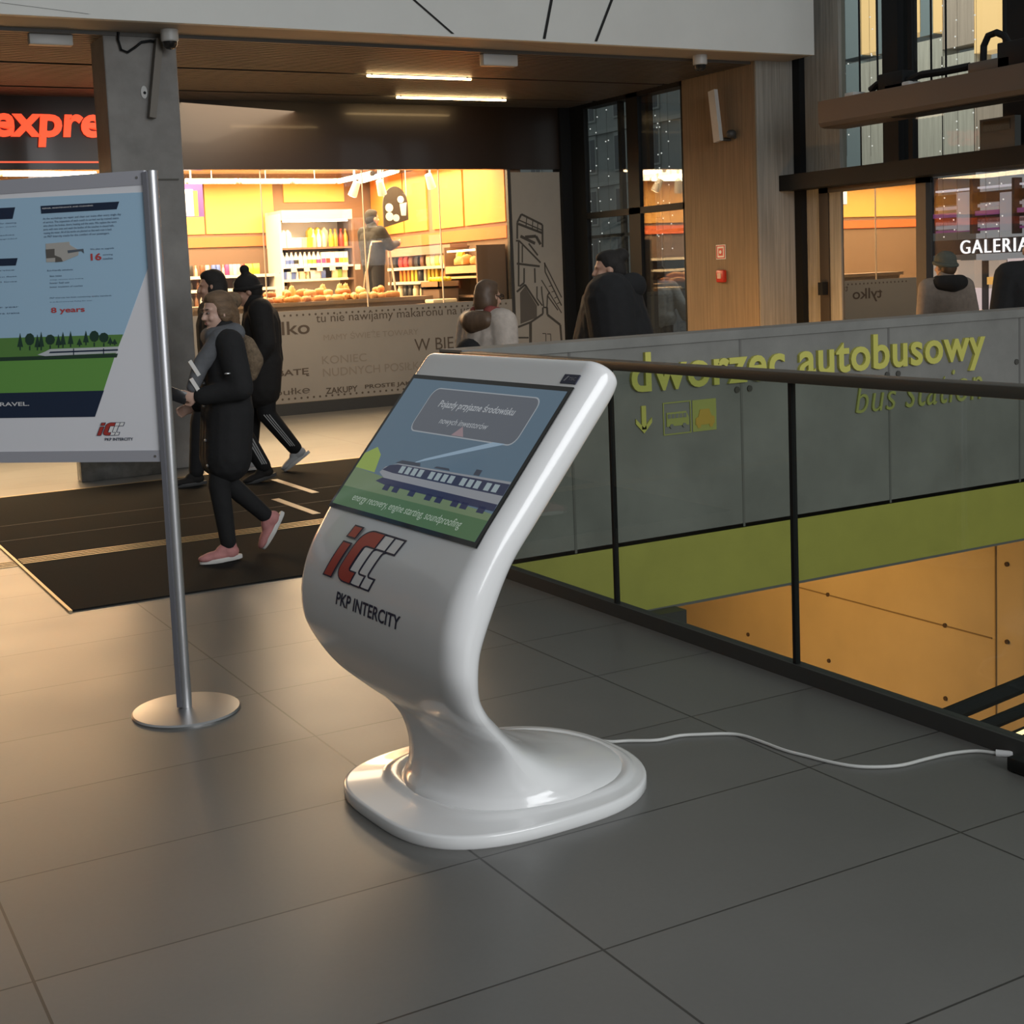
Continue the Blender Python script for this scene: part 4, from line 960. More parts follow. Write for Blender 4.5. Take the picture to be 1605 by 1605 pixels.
for pts, w in (([(75, 200), (120, 110), (350, 225), (352, 470)], .014), ([(95, 175), (345, 285)], .009), ([(85, 215), (345, 315)], .016), ([(75, 200), (75, 380)], .014), ([(180, 140), (170, 245)], .007), ([(245, 175), (238, 275)], .007), ([(300, 200), (295, 300)], .007),
               ([(60, 400), (95, 400), (330, 640)], .012), ([(90, 410), (90, 900)], .013), ([(130, 450), (130, 640)], .01), ([(70, 650), (320, 680)], .014), ([(150, 700), (150, 860), (100, 900)], .012), ([(265, 700), (270, 860)], .012), ([(160, 360), (280, 350), (330, 440)], .02), ([(110, 350), (270, 430)], .02), ([(200, 430), (300, 560)], .012),
               ([(370, 640), (560, 1020)], .009), ([(340, 830), (560, 1190)], .008), ([(375, 640), (380, 740), (560, 1110)], .010), ([(420, 900), (460, 890)], .006), ([(450, 960), (490, 950)], .006), ([(480, 1030), (520, 1010)], .006), ([(510, 1090), (545, 1070)], .006),
               ([(70, 960), (160, 880), (310, 1110)], .014), ([(290, 900), (290, 1030), (350, 1110)], .010), ([(340, 900), (345, 980), (365, 1130), (400, 1130), (405, 1000), (430, 960)], .010), ([(405, 1000), (520, 1160)], .009),
               ([(355, 1130), (355, 1200), (225, 1290), (5, 1375)], .014), ([(400, 1130), (405, 1210), (545, 1320), (560, 1500)], .016), ([(220, 1290), (220, 1520)], .022), ([(5, 1460), (200, 1460)], .011), ([(350, 1415), (388, 1415), (388, 1520)], .006), ([(400, 1420), (440, 1420), (445, 1520)], .006)): stroke(b, pts, w)
b.build('line_drawing', mat('drawing_ink', (.07, .066, .058), .8), pn, smooth=0)
b = MB(); b.face([atY(800 + x * .1433, 320 + y * .1433, 15.3392) for x, y in ((105, 970), (160, 900), (290, 1110), (290, 1240), (110, 1310))]); b.build('shaded_gable', mat('drawing_grey', (.11, .10, .088), .8), pn, smooth=0)

# ================================================================== FITTINGS
LUM = mat('frosted_lamp', (.52, .52, .50), .4)
def lum(x0, y0, x1, y1, label):
    A, B_ = atY(x0, y1, 11.75), atY(x1, y0, 11.75); c = (A + B_) / 2; t = thing('emergency_lamp', label, 'lamp', (c.x, 11.75, A.z))
    b = MB(); b.box((c.x, 11.75, c.z - .008), (B_.x - A.x, .09, B_.z - A.z - .016), bevel=.012); b.build('diffuser', LUM, t)
    b = MB(); b.box((c.x, 11.75, B_.z), (B_.x - A.x + .02, .11, .03)); b.build('housing', mat('lamp_housing', (.28, .27, .25), .5), t, smooth=0)
    b = MB(); b.box((c.x, 11.75, (B_.z + 3.775) / 2), (.08, .05, abs(3.775 - B_.z) + .01)); b.build('mount', mat('lamp_housing', (.28, .27, .25), .5), t, smooth=0)
lum(45, 48, 112, 70, 'small white box lamp under the slatted ceiling left of the column')
lum(755, 80, 808, 103, 'small white box lamp under the slatted ceiling above the lit shop')
def dome(x, y, label):
    p = atY(x, y, 11.42); t = thing('dome_camera', label, 'security camera', (p.x, 11.42, 3.68))
    b = MB(); b.lathe([(.075, 3.801), (.075, 3.71), (.066, 3.70)], (p.x, 11.42, 0), 20); b.build('housing', LUM, t)
    b = MB(); b.lathe([(.066, 3.70), (.058, 3.665), (.035, 3.642), (.004, 3.634)], (p.x, 11.42, 0), 20); b.build('dome', mat('dark_dome', (.02, .02, .02), .1), t)
dome(265, 45, 'dome camera under the soffit above the concrete column')
dome(1097, 92, 'white dome camera under the soffit above the warm concrete pier')
# recessed lamps between the slats
WARM = mat('warm_lamp', (1, .8, .5), .4, emit=(1.0, .66, .30), estr=22)
for x0, x1, y, lab in ((6.00, 7.35, 13.105, 'glowing recessed lamp between ceiling slats, nearer to the white fascia'), (7.05, 8.65, 14.575, 'glowing recessed lamp between ceiling slats, nearer to the shop front')):
    t = thing('recessed_lamp', lab, 'ceiling light', ((x0 + x1) / 2, y, 3.80)); b = MB(); b.tube([(x0 + .05, y, 3.748), (x1 - .05, y, 3.748)], .013, 10); b.build('tube', WARM, t)
    for x in (x0 + .1, x1 - .1):
        b = MB(); b.box((x, y, 3.764), (.02, .02, .03)); b.build('clip', DKGREY, t, smooth=0)
# column fittings
t = thing('bar_lamp', 'tarnished metal bar lamp fixed upright on the concrete column', 'lamp', (3.28, 11.6, 2.9))
A, B_ = atY(238, 185, 11.58), atY(249, 62, 11.58)
b = MB(); d = B_ - A; b.box((A + B_) / 2, (.075, .06, d.length), R=d.to_track_quat('Z', 'Y').to_matrix()); b.build('bar', mat('tarnished_metal', (.13, .115, .095), .5, metal=.3), t, smooth=0)
b = MB(); p = atY(240, 160, 11.61); b.box((p.x, 11.62, p.z), (.06, .06, .06)); b.build('bracket', DKGREY, t, smooth=0)
p = atY(227, 144, 11.61); t = thing('oval_plate', 'white oval plate with a dark hole beside the bar lamp on the column', 'plate', p)
b = MB(); b.prism([(.028 * math.cos(a * .35), .052 * math.sin(a * .35)) for a in range(18)], (p.x, 11.638, p.z), (1, 0, 0), (0, 0, 1), .0, -.0) if 0 else b.prism([(.028 * math.cos(a * .35), .055 * math.sin(a * .35)) for a in range(18)], (p.x, 11.639, p.z), (1, 0, 0), (0, 0, 1), .008, 0); b.build('plate', LUM, t)
b = MB(); b.cyl((p.x + .004, 11.634, p.z - .005), (p.x + .004, 11.628, p.z - .005), .013, n=12); b.build('hole', BLACK, t)
b = MB(); b.tube([atY(x, y, 11.61) for x, y in ((186, 40), (185, 62), (190, 78), (200, 82), (212, 74), (222, 66), (236, 64), (246, 66))], .011, 8); tag(b.build('drooping_cable', BLACK), 'black cable drooping from the soffit to the bar lamp on the column', 'cable')
# stone plinth block
b = MB(); b.span((2.44, 11.45, 0), (3.15, 11.62, .42), bevel=.006); tag(b.build('plinth_block', mat('dark_stone', (.10, .095, .085), .18, var=.5, vscale=7)), 'low dark polished stone block at the foot of the concrete column', 'block')
# pier fittings
A, B_ = atX(1117, 142, 9.86), atX(1126, 222, 9.86)
t = thing('bar_lamp', 'slanting white bar lamp on the warm concrete pier', 'lamp', B_)
b = MB(); d = A - B_; b.box((A + B_) / 2, (.05, .11, d.length), R=d.to_track_quat('Z', 'Y').to_matrix()); b.build('bar', LUM, t, smooth=0)
b = MB(); b.tube([B_ + d * .05, V((9.99, B_.y - .05, B_.z + .02))], .02, 8); p = atX(1146, 210, 9.93); b.ell(p, (.06, .05, .05)); b.tube([p, V((9.99, p.y, p.z - .04))], .02, 8); b.build('bracket', DKGREY, t)
p = atX(1130, 395, 9.985); t = thing('fire_alarm_sign', 'square red and white fire alarm sign on the warm concrete pier', 'sign', p)
b = MB(); b.box((9.984, p.y, p.z), (.006, .165, .165)); b.build('plate', mat('sign_white', (.7, .68, .64), .4), t, smooth=0)
b = MB()
for dy, dz, sy, sz in ((0, .068, .145, .012), (0, -.068, .145, .012), (.067, 0, .012, .145), (-.067, 0, .012, .145)): b.box((9.979, p.y + dy, p.z + dz), (.004, sy, sz))
b.box((9.979, p.y, p.z), (.004, .075, .085)); fs = b.build('symbol', mat('sign_red', (.50, .03, .02), .4), t, smooth=0)
b = MB(); b.cyl((9.976, p.y, p.z), (9.974, p.y, p.z), .020, n=14); b.build('symbol_dot', mat('sign_white', (.7, .68, .64), .4), t)
p = atX(1130, 433, 9.96); t = thing('fire_call_point', 'red fire alarm call point below the sign on the warm pier', 'fire alarm', p)
b = MB(); b.box((9.965, p.y, p.z), (.06, .135, .145), bevel=.02); b.build('housing', mat('alarm_red', (.45, .03, .015), .35), t)
b = MB(); b.box((9.932, p.y, p.z + .005), (.006, .06, .06)); b.build('glass_plate', mat('alarm_plate', (.55, .40, .32), .3), t, smooth=0)

# air curtain over the door
XB = 9.75
ac = thing('air_curtain', 'brown air curtain box hanging in front of the glazing over the doors', 'air curtain', (XB, 8.3, 2.9))
zt, zb = atX(1301, 160, XB).z, atX(1301, 202, XB).z; y1 = atX(1301, 180, XB).y
b = MB(); prof = [(-.16, zt), (.20, zt), (.20, zb), (-.08, zb), (-.13, zb + .012), (-.155, zb + .05)]
b.loft([[(XB + x, y, z) for x, z in prof] for y in (y1, 5.0)]); b.build('housing', mat('brown_housing', (.105, .078, .06), .45), ac, smooth=0)
b = MB(); b.span((XB - .10, y1 - 2.6, zb - .004), (XB + .14, y1 - .9, zb + .002)); b.build('grille', BLACK, ac, smooth=0)
for px_ in (1348, 1376, 1460, 1483, 1576):
    q = atX(px_, 140, XB + .05); b = MB(); b.cyl((XB + .05, q.y, zt), (XB + .05, q.y, 8.5), .010, n=6); b.build('hanging_rod', BLACK, ac)
for (xa, ya_, xb_, yb_, h_, m_) in ((1330, 140, 1345, 146, .05, LUM), (1383, 106, 1422, 124, .16, BLACK), (1393, 120, 1432, 128, .05, LUM), (1524, 92, 1590, 108, .10, mat('brown_housing', (.105, .078, .06), .45)), (1570, 60, 1640, 90, .22, BLACK)):
    A, B_ = atX(xa, yb_, XB), atX(xb_, yb_, XB); b = MB(); b.span((XB - .06, B_.y, zt), (XB + .1, A.y, zt + h_), bevel=.01); b.build('top_fitting', m_, ac)
hp = [atX(x, y, XB) for x, y in ((1541, 100), (1542, 72), (1549, 56), (1562, 51), (1574, 56), (1582, 70), (1592, 90))]
b = MB(); b.tube(hp, .030, 10); b.build('hose', BLACK, ac)
b = MB(); b.tube([atX(x, y, XB) for x, y in ((1365, 141), (1376, 132), (1396, 127), (1420, 126), (1445, 117), (1480, 112), (1520, 104))], .035, 8); b.build('cable_bundle', BLACK, ac)
p0, p1 = atX(1538, 232, 10.35), atX(1593, 180, 10.35)
xs_ = thing('exit_sign', 'dark exit sign box standing on the black door beam', 'sign', (10.35, (p0.y + p1.y) / 2, p0.z))
b = MB(); b.span((10.33, p1.y, 2.555), (10.41, p0.y, p1.z)); b.build('housing', mat('sign_taupe', (.06, .06, .055), .5), xs_, smooth=0)
b = MB(); b.span((10.325, p1.y + .05, p0.z + .14), (10.331, p0.y - .04, p1.z - .02)); xp = b.build('panel', mat('sign_dark_green', (.010, .022, .018), .3), xs_, smooth=0)
b = MB(); text_into(b, 'WYJŚCIE', (10.3245, 0, 0), (0, -1, 0), (0, 0, 1), (-(p0.y - .07), -(p1.y + .08), p1.z - .14, p1.z - .06)); b.build('lettering', mat('sign_grey_green', (.035, .06, .05), .4), xp, smooth=0)

# fairy lights behind the glazing
BULB = mat('fairy_bulb', (1, 1, 1), .4, emit=(1, .97, .92), estr=.8); WIRE = mat('fairy_wire', (.05, .05, .05), .6)
rnd = random.Random(11)
def strand(x, ya_, yb_, X, n, label, r=.009):
    A, B_ = atX(x, ya_, X), atX(x, yb_, X); t = thing('fairy_light_strand', label, 'string lights', (X, A.y, min(A.z, B_.z)), 0, 'fairy lights behind the glazing')
    b = MB(); b.tube([V((X, A.y, 2.40 if X < 10.75 and A.z < 2.5 else 3.74 if X < 10.5 else 4.72)), V((X, A.y, B_.z))], .0018, 5); b.build('wire', WIRE, t)
    b = MB()
    for i in range(n):
        z = B_.z + (A.z - B_.z) * (i + rnd.random()) / n; b.ell((X, A.y + rnd.uniform(-.05, .05), z), (r, r, r), u=6, v=4)
    b.build('bulbs', BULB, t)
for i, (x, w_) in enumerate(((921, 'beside the black post'), (934, 'second from the black post'), (950, 'third from the black post'), (1026, 'right of the dark mullion'), (1034, 'second right of the dark mullion'), (1046, 'left of the warm pier'))): strand(x, 170, 395, 10.12, 9, 'strand of tiny white lights in the tall window, ' + w_)
for i, (x, w_) in enumerate(((1324, 'beside the concrete strip'), (1362, 'left of the black post'), (1423, 'right of the black post'), (1478, 'mid-pane'), (1500, 'right of mid-pane'), (1530, 'left of the exit sign'))): strand(x, 5, 245, 10.82, 9, 'strand of tiny white lights in the upper right window, ' + w_, .008)
for x, w_ in ((1478, 'above the capped head'), (1500, 'above the white letters'), (1545, 'left of the door edge'), (1566, 'near the picture edge')): strand(x, 285, 375, 10.69, 5, 'strand of tiny white lights in the entrance glass, ' + w_, .008)

# ================================================================== OUTSIDE
b = MB(); b.span((10.8, -20, -.08), (95, 140, -.04)); struct(b.build('ground', mat('street', (.09, .09, .09), .6, var=.2, vscale=.5), smooth=0))
TN = thing('tenement_house', 'grey tenement house across the street seen through the tall window', 'building', (62, 84, 0))
FAC = mat('grey_facade', (.34, .37, .355), .8, var=.12, vscale=.4)
b = MB(); b.span((60, 62, 0), (72, 108, 32)); b.build('wall', FAC, TN, smooth=0)
FRM = mat('facade_trim', (.40, .43, .41), .8); WGL = mat('far_window', (.09, .105, .11), .25)
for fl_, z in enumerate((1.0, 5.2, 9.2, 13.2, 17.2, 21.2, 25.2)):
    if fl_: b = MB(); b.span((59.75, 62, z - 1.15), (60, 108, z - .85)); b.build('cornice', FRM, TN, smooth=0)
    for k in range(11):
        y = 63.5 + k * 4.1; hh = 2.5 if fl_ else 3.0; fl2 = MB(); fl2.span((59.86, y - .15, z - .15), (60, y + 1.55, z + hh + .3)); w_ = fl2.build('window', FRM, TN, smooth=0)
        fl2 = MB(); fl2.span((59.84, y, z), (59.9, y + .62, z + hh)); fl2.build('pane', WGL, w_, smooth=0)
        fl2 = MB(); fl2.span((59.84, y + .74, z), (59.9, y + 1.38, z + hh)); fl2.build('pane', WGL, w_, smooth=0)
# station wing outside, right
XF = 18.0
WG = thing('station_wing', 'concrete station wing with warm lit window strips behind the upper right glazing', 'building', (XF + .5, 17, 0))
EC = mat('outside_concrete', (.46, .46, .40), .85, var=.25, vscale=3.0, stretch=(6, 6, .3), bump=.3); BG = mat('blue_grey_glass', (.20, .26, .28), .25)
WL = mat('warm_window', (.5, .35, .15), .4, emit=(1.0, .66, .30), estr=.55); WB = mat('brown_concrete', (.40, .34, .28), .85, var=.2, vscale=3, stretch=(6, 6, .3))
def strip(x0, x1, y0, y1, m, name, dx=0.0):
    A, B_ = atX(x0, y1, XF), atX(x1, y0, XF); b = MB(); b.span((XF + dx, B_.y, A.z), (XF + .4, A.y, B_.z)); b.build(name, m, WG, smooth=0)
strip(1312, 1349, -60, 96, BG, 'glass_panel'); strip(1349, 1373, -60, 86, WL, 'lit_window'); strip(1373, 1409, -60, 86, BG, 'glass_panel'); strip(1409, 1442, -60, 58, WL, 'lit_window'); strip(1442, 1462, -60, 58, BG, 'glass_panel'); strip(1462, 1477, -60, 52, WL, 'lit_window')
strip(1477, 1527, -60, 78, WB, 'brown_panel'); strip(1527, 1572, -60, 84, WL, 'lit_window'); strip(1572, 1700, -60, 84, WB, 'brown_panel')
strip(1349, 1412, 86, 270, EC, 'concrete_panel'); strip(1412, 1477, 58, 270, EC, 'concrete_panel'); strip(1477, 1527, 78, 270, EC, 'concrete_panel'); strip(1527, 1700, 84, 270, WB, 'brown_panel'); strip(1312, 1349, 96, 270, BG, 'glass_panel')
# shopping gallery
XG = 30.0
GL = thing('shopping_gallery', 'dark shop front with glowing white GALERIA letters across the street', 'building', (XG + 1, 26, 0))
def gst(x0, x1, y0, y1, m, name, dx=0.0, par=None):
    A, B_ = atX(x0, y1, XG), atX(x1, y0, XG); b = MB(); b.span((XG + dx, B_.y, A.z), (XG + dx + .3, A.y, B_.z)); return b.build(name, m, par or GL, smooth=0)
VIO = mat('violet_panel', (.20, .07, .19), .4, emit=(.30, .07, .27), estr=.35); PALEG = mat('pale_panel', (.40, .39, .40), .4, emit=(.8, .78, .85), estr=.22); DK = mat('gallery_dark', (.02, .02, .024), .4)
gst(1440, 1720, 278, 302, mat('pale_lit', (.5, .5, .5), .4, emit=(.85, .82, .9), estr=.55), 'pale_band'); gst(1440, 1720, 302, 310, DK, 'dark_band'); gst(1440, 1720, 310, 328, PALEG, 'grey_band'); gst(1440, 1720, 324, 338, VIO, 'violet_band', -.1)
gst(1440, 1720, 338, 344, DK, 'dark_band'); gst(1440, 1720, 344, 350, PALEG, 'grey_band'); gst(1440, 1720, 350, 364, VIO, 'violet_band')
for x in (1462, 1528, 1594): gst(x, x + 4, 278, 366, DK, 'mullion', -.2)
for x0, x1 in ((1505, 1526), (1573, 1592)): gst(x0, x1, 300, 362, PALEG, 'grey_panel', -.14)
sgn = gst(1440, 1720, 364, 402, DK, 'sign_band', -.3)
A, B_ = atX(1507, 397, XG - .3), atX(1614, 371, XG - .3)
b = MB(); text_into(b, 'GALERIA', (XG - .31, 0, 0), (0, -1, 0), (0, 0, 1), (-A.y, -B_.y, atX(1507, 398, XG - .3).z, atX(1507, 377, XG - .3).z), depth=.04, offset=-.005, spacing=1.15); b.build('letters', mat('white_neon', (.9, .9, .9), .4, emit=(1, 1, 1), estr=1.2), sgn, smooth=0)
gst(1440, 1720, 402, 500, DK, 'shop_front', .4)
LITW = mat('lit_shop_window', (.6, .5, .4), .4, emit=(.75, .58, .45), estr=.45); LITP = mat('lit_shop_pink', (.6, .5, .5), .4, emit=(.85, .68, .66), estr=.75)
gst(1497, 1523, 408, 452, LITW, 'lit_window', .1); gst(1497, 1523, 452, 500, LITP, 'lit_window', .1); gst(1546, 1562, 408, 452, LITW, 'lit_window', .1); gst(1546, 1563, 452, 500, LITP, 'lit_window', .1); gst(1440, 1490, 408, 500, LITW, 'lit_window', .1)
gst(1575, 1590, 405, 415, LITP, 'lit_sign', .1); gst(1547, 1557, 434, 446, mat('amber_box', (.7, .4, .1), .4, emit=(1, .5, .12), estr=.8), 'amber_box', .0)

# ================================================================== PEOPLE
SKIN = mat('skin', (.52, .30, .21), .5); SKIN_P = mat('skin_pale', (.56, .36, .28), .5)
def cloth(n, c, r=.85, b=.35, sc=18): return mat(n, c, r, var=.18, vscale=sc, bump=b)
BLK = cloth('black_cloth', (.010, .010, .011)); BLK2 = cloth('black_wool', (.014, .012, .011)); GRY = cloth('grey_scarf_cloth', (.11, .115, .125)); CREAM = cloth('cream_quilting', (.50, .43, .37), .7)
TANJ = cloth('tan_jacket_cloth', (.26, .21, .17)); GREYJ = cloth('grey_jacket_cloth', (.26, .27, .27)); FUR = mat('fur', (.17, .12, .075), .95, var=.45, vscale=45, bump=1.0); HAIR_B = mat('brown_hair', (.10, .058, .032), .5, var=.3, vscale=30, stretch=(1, 1, .2))
HAIR_D = mat('dark_hair', (.012, .009, .007), .75, bump=.6, vscale=30, stretch=(1, 1, .3)); HAIR_F = mat('fair_hair', (.15, .092, .05), .65, var=.4, vscale=40, stretch=(.25, 1, 1), bump=1.0); LIP = mat('lips', (.36, .15, .13), .45); EYE_D = mat('eye_dark', (.02, .015, .012), .25); EYE_W = mat('eye_white', (.22, .18, .16), .4)
PINK = cloth('pink_knit', (.52, .22, .21), .7); SOLE = mat('white_sole', (.66, .64, .61), .5); HATG = cloth('grey_green_knit', (.10, .105, .085))
def _raw(bm, prims):
    for p in prims:
        if p[0] == 'c':
            _, a, ra, b_, rb = p; a, b_ = V(a), V(b_)
            bmesh.ops.create_icosphere(bm, subdivisions=2, radius=ra, matrix=Matrix.Translation(a)); bmesh.ops.create_icosphere(bm, subdivisions=2, radius=rb, matrix=Matrix.Translation(b_))
            d = b_ - a
            if d.length > 1e-4:
                q = d.to_track_quat('Z', 'Y').to_matrix().to_4x4(); bmesh.ops.create_cone(bm, cap_ends=True, segments=14, radius1=ra, radius2=rb, depth=d.length, matrix=Matrix.Translation((a + b_) / 2) @ q)
        else:
            _, c, r, R = p; bmesh.ops.create_icosphere(bm, subdivisions=3, radius=1, matrix=Matrix.Translation(V(c)) @ (R.to_4x4() if R else Matrix.Identity(4)) @ Matrix.Diagonal((*r, 1)))
def blob(name, prims, material, parent, voxel=.010, smooth=3):
    """one continuous skin grown over overlapping tapered limbs"""
    bm = bmesh.new(); _raw(bm, prims); me = bpy.data.meshes.new(name); bm.to_mesh(me); bm.free()
    o = bpy.data.objects.new(name, me); COL.objects.link(o)
    r = o.modifiers.new('r', 'REMESH'); r.mode = 'VOXEL'; r.voxel_size = voxel; s = o.modifiers.new('s', 'SMOOTH'); s.factor = .5; s.iterations = smooth
    bpy.context.view_layer.update()
    m2 = bpy.data.meshes.new_from_object(o.evaluated_get(bpy.context.evaluated_depsgraph_get()))
    bpy.data.objects.remove(o); bpy.data.meshes.remove(me); m2.name = name; m2.materials.clear(); m2.materials.append(material)
    for p in m2.polygons: p.use_smooth = True
    o = bpy.data.objects.new(name, m2); COL.objects.link(o); o.parent = parent; WM[o.name] = WM[parent.name].copy(); return o
J0 = dict(head=(.025, 0, 1.575), neck=(0, 0, 1.44), chest=(0, 0, 1.28), belly=(0, 0, 1.09), pelvis=(0, 0, .95),
          shL=(0, .18, 1.375), elL=(-.03, .235, 1.10), wrL=(.04, .235, .86), shR=(0, -.18, 1.375), elR=(-.03, -.235, 1.10), wrR=(.04, -.235, .86), hdL=(.1, 0, -1), hdR=(.1, 0, -1),
          hipL=(0, .09, .92), knL=(.02, .10, .50), anL=(-.02, .10, .085), hipR=(0, -.09, .92), knR=(.02, -.10, .50), anR=(-.02, -.10, .085), ftL=(1, .12, -.04), ftR=(1, -.12, -.04))
def person(label, loc, heading, h=1.7, hyaw=0.0, hpitch=0.0, skin=SKIN, joints=None, vox=.009, z0=0.0, detail=False):
    t = thing('person', label, 'person', (loc[0], loc[1], z0), math.radians(heading)); k = h / 1.7
    J = dict(J0); J.update(joints or {}); S = lambda p: V(p) * k
    D = {n: (S(v) if n[:2] not in ('hd', 'ft') else V(v).normalized()) for n, v in J.items()}
    HR = Matrix.Rotation(math.radians(hyaw), 3, 'Z') @ Matrix.Rotation(math.radians(hpitch), 3, 'Y')
    hc = D['head']; H = lambda x, y, z: hc + HR @ (V((x, y, z)) * k)
    e = lambda x, y, z, a, b_, c: ('e', H(x, y, z), (a * k, b_ * k, c * k), HR)
    pr = [('c', D['chest'], .12 * k, D['belly'], .11 * k), ('c', D['belly'], .11 * k, D['pelvis'], .12 * k), ('c', D['shL'], .065 * k, D['shR'], .065 * k), ('c', D['chest'] + V((0, .07 * k, 0)), .10 * k, D['pelvis'] + V((0, .06 * k, 0)), .10 * k), ('c', D['chest'] - V((0, .07 * k, 0)), .10 * k, D['pelvis'] - V((0, .06 * k, 0)), .10 * k),
          ('c', D['neck'] - V((0, 0, .05 * k)), .062 * k, H(-.01, 0, -.06), .052 * k),
          e(-.012, 0, .025, .096, .076, .098), e(.028, 0, -.035, .062, .060, .085), e(.046, 0, -.085, .036, .042, .030), e(.076, 0, .024, .018, .048, .014), e(.079, 0, -.100, .016, .018, .014), e(.084, 0, -.062, .012, .024, .012),
          ('c', H(.088, 0, .010), .009 * k, H(.110, 0, -.030), .013 * k), e(.094, .012, -.034, .012, .010, .009), e(.094, -.012, -.034, .012, .010, .009), e(0, .076, -.012, .020, .010, .032), e(0, -.076, -.012, .020, .010, .032), e(.070, .036, -.03, .022, .020, .022), e(.070, -.036, -.03, .022, .020, .022)]
    for s in 'LR':
        sg = 1 if s == 'L' else -1
        pr += [('c', D['sh' + s], .055 * k, D['el' + s], .042 * k), ('c', D['el' + s], .042 * k, D['wr' + s], .027 * k), ('c', D['hip' + s], .088 * k, D['kn' + s], .058 * k), ('c', D['kn' + s], .055 * k, D['an' + s], .038 * k), ('c', D['kn' + s].lerp(D['an' + s], .12), .052 * k, D['kn' + s].lerp(D['an' + s], .42), .053 * k)]
        a = D['an' + s]; f = D['ft' + s]; pr += [('c', a, .036 * k, a + f * .04 * k - (D['kn' + s] - a).normalized() * .03 * k, .030 * k)]
        # hand: palm, four unequal bent fingers, thumb from the side of the palm
        w = D['wr' + s]; d = D['hd' + s]; n = V((0, -sg, 0)); n = (n - d * n.dot(d)).normalized(); sd = d.cross(n) * sg
        if sd.x < 0: sd = -sd
        pm = w + d * .05 * k; R = Matrix((sd, n, d)).transposed(); pr.append(('e', pm, (.040 * k, .017 * k, .052 * k), R))
        for i, L in enumerate((.070, .078, .072, .056)):
            b0 = pm + d * .038 * k + sd * (.028 - .019 * i) * k; b1 = b0 + (d * .9 + n * .25) * L * .55 * k; b2 = b1 + (d * .6 + n * .75) * L * .5 * k
            pr += [('c', b0, .0095 * k, b1, .009 * k), ('c', b1, .009 * k, b2, .0075 * k)]
        th = pm - d * .015 * k + sd * .030 * k; t1 = th + (sd * .75 + d * .6 + n * .3).normalized() * .035 * k; pr += [('c', th, .013 * k, t1, .011 * k), ('c', t1, .011 * k, t1 + (d * .85 + n * .45).normalized() * .03 * k, .009 * k)]
    body = blob('body', pr, skin, t, vox if not detail else .0065, 2)
    if detail:
        for y in (.030, -.030):
            q = MB(); q.ell(H(.0875, y, .003), (.010 * k, .013 * k, .006 * k), HR); ey = q.build('eye', EYE_W, t, local=True); q = MB(); q.ell(H(.0950, y, .003), (.004 * k, .0065 * k, .0065 * k), HR, 8, 6); q.build('iris', EYE_D, ey, local=True)
            q = MB(); q.ell(H(.0930, y, .027), (.008 * k, .020 * k, .0045 * k), HR, 10, 6); q.build('eyebrow', HAIR_B, t, local=True)
        q = MB(); q.ell(H(.0955, 0, -.058), (.005 * k, .015 * k, .004 * k), HR, 12, 6); q.ell(H(.0945, 0, -.066), (.005 * k, .013 * k, .005 * k), HR, 12, 6); q.build('lips', LIP, t, local=True)
    return t, D, H, HR, k
def trousers(t, D, k, m, w=.022, name='trousers'):
    pr = [('c', D['pelvis'] + V((0, .06 * k, .06 * k)), .125 * k, D['pelvis'] - V((0, .06 * k, 0)), .125 * k)]
    for s in 'LR': pr += [('c', D['hip' + s], (.09 + w * .8) * k, D['kn' + s], (.060 + w) * k), ('c', D['kn' + s], (.058 + w) * k, D['an' + s].lerp(D['kn' + s], .06), (.040 + w) * k)]
    return blob(name, pr, m, t, .012, 4)
def shoe(t, D, k, s, m, sole, hgt=1.0):
    a = D['an' + s]; f = D['ft' + s]; lat = V((0, 0, 1)).cross(f).normalized(); up = f.cross(lat).normalized(); R = Matrix((f, lat, up)).transposed()
    pr = [('e', a - up * .030 * k + f * .0 * k, (.062 * k, .046 * k, .05 * k), R), ('e', a - up * .045 * k + f * .085 * k, (.105 * k, .047 * k, .036 * k), R), ('e', a - up * .048 * k + f * .145 * k, (.06 * k, .046 * k, .026 * k), R), ('c', a + up * .01 * k - f * .01 * k, .042 * k, a + f * .05 * k - up * .02 * k, .04 * k)]
    so = blob('shoe', pr, m, t, .007, 3)
    bm_ = MB(); rings = []
    for zz, sc in ((-.083, .96), (-.080, 1.0), (-.062, 1.0), (-.055, .97)):
        rings.append([a + up * zz * k + f * (.058 + .138 * math.cos(u) * sc) * k + lat * (.047 if math.cos(u) > 0 else .040) * math.sin(u) * sc * k for u in [2 * math.pi * i / 28 for i in range(28)]])
    bm_.loft(rings); bm_.build('sole', sole, so, local=True)
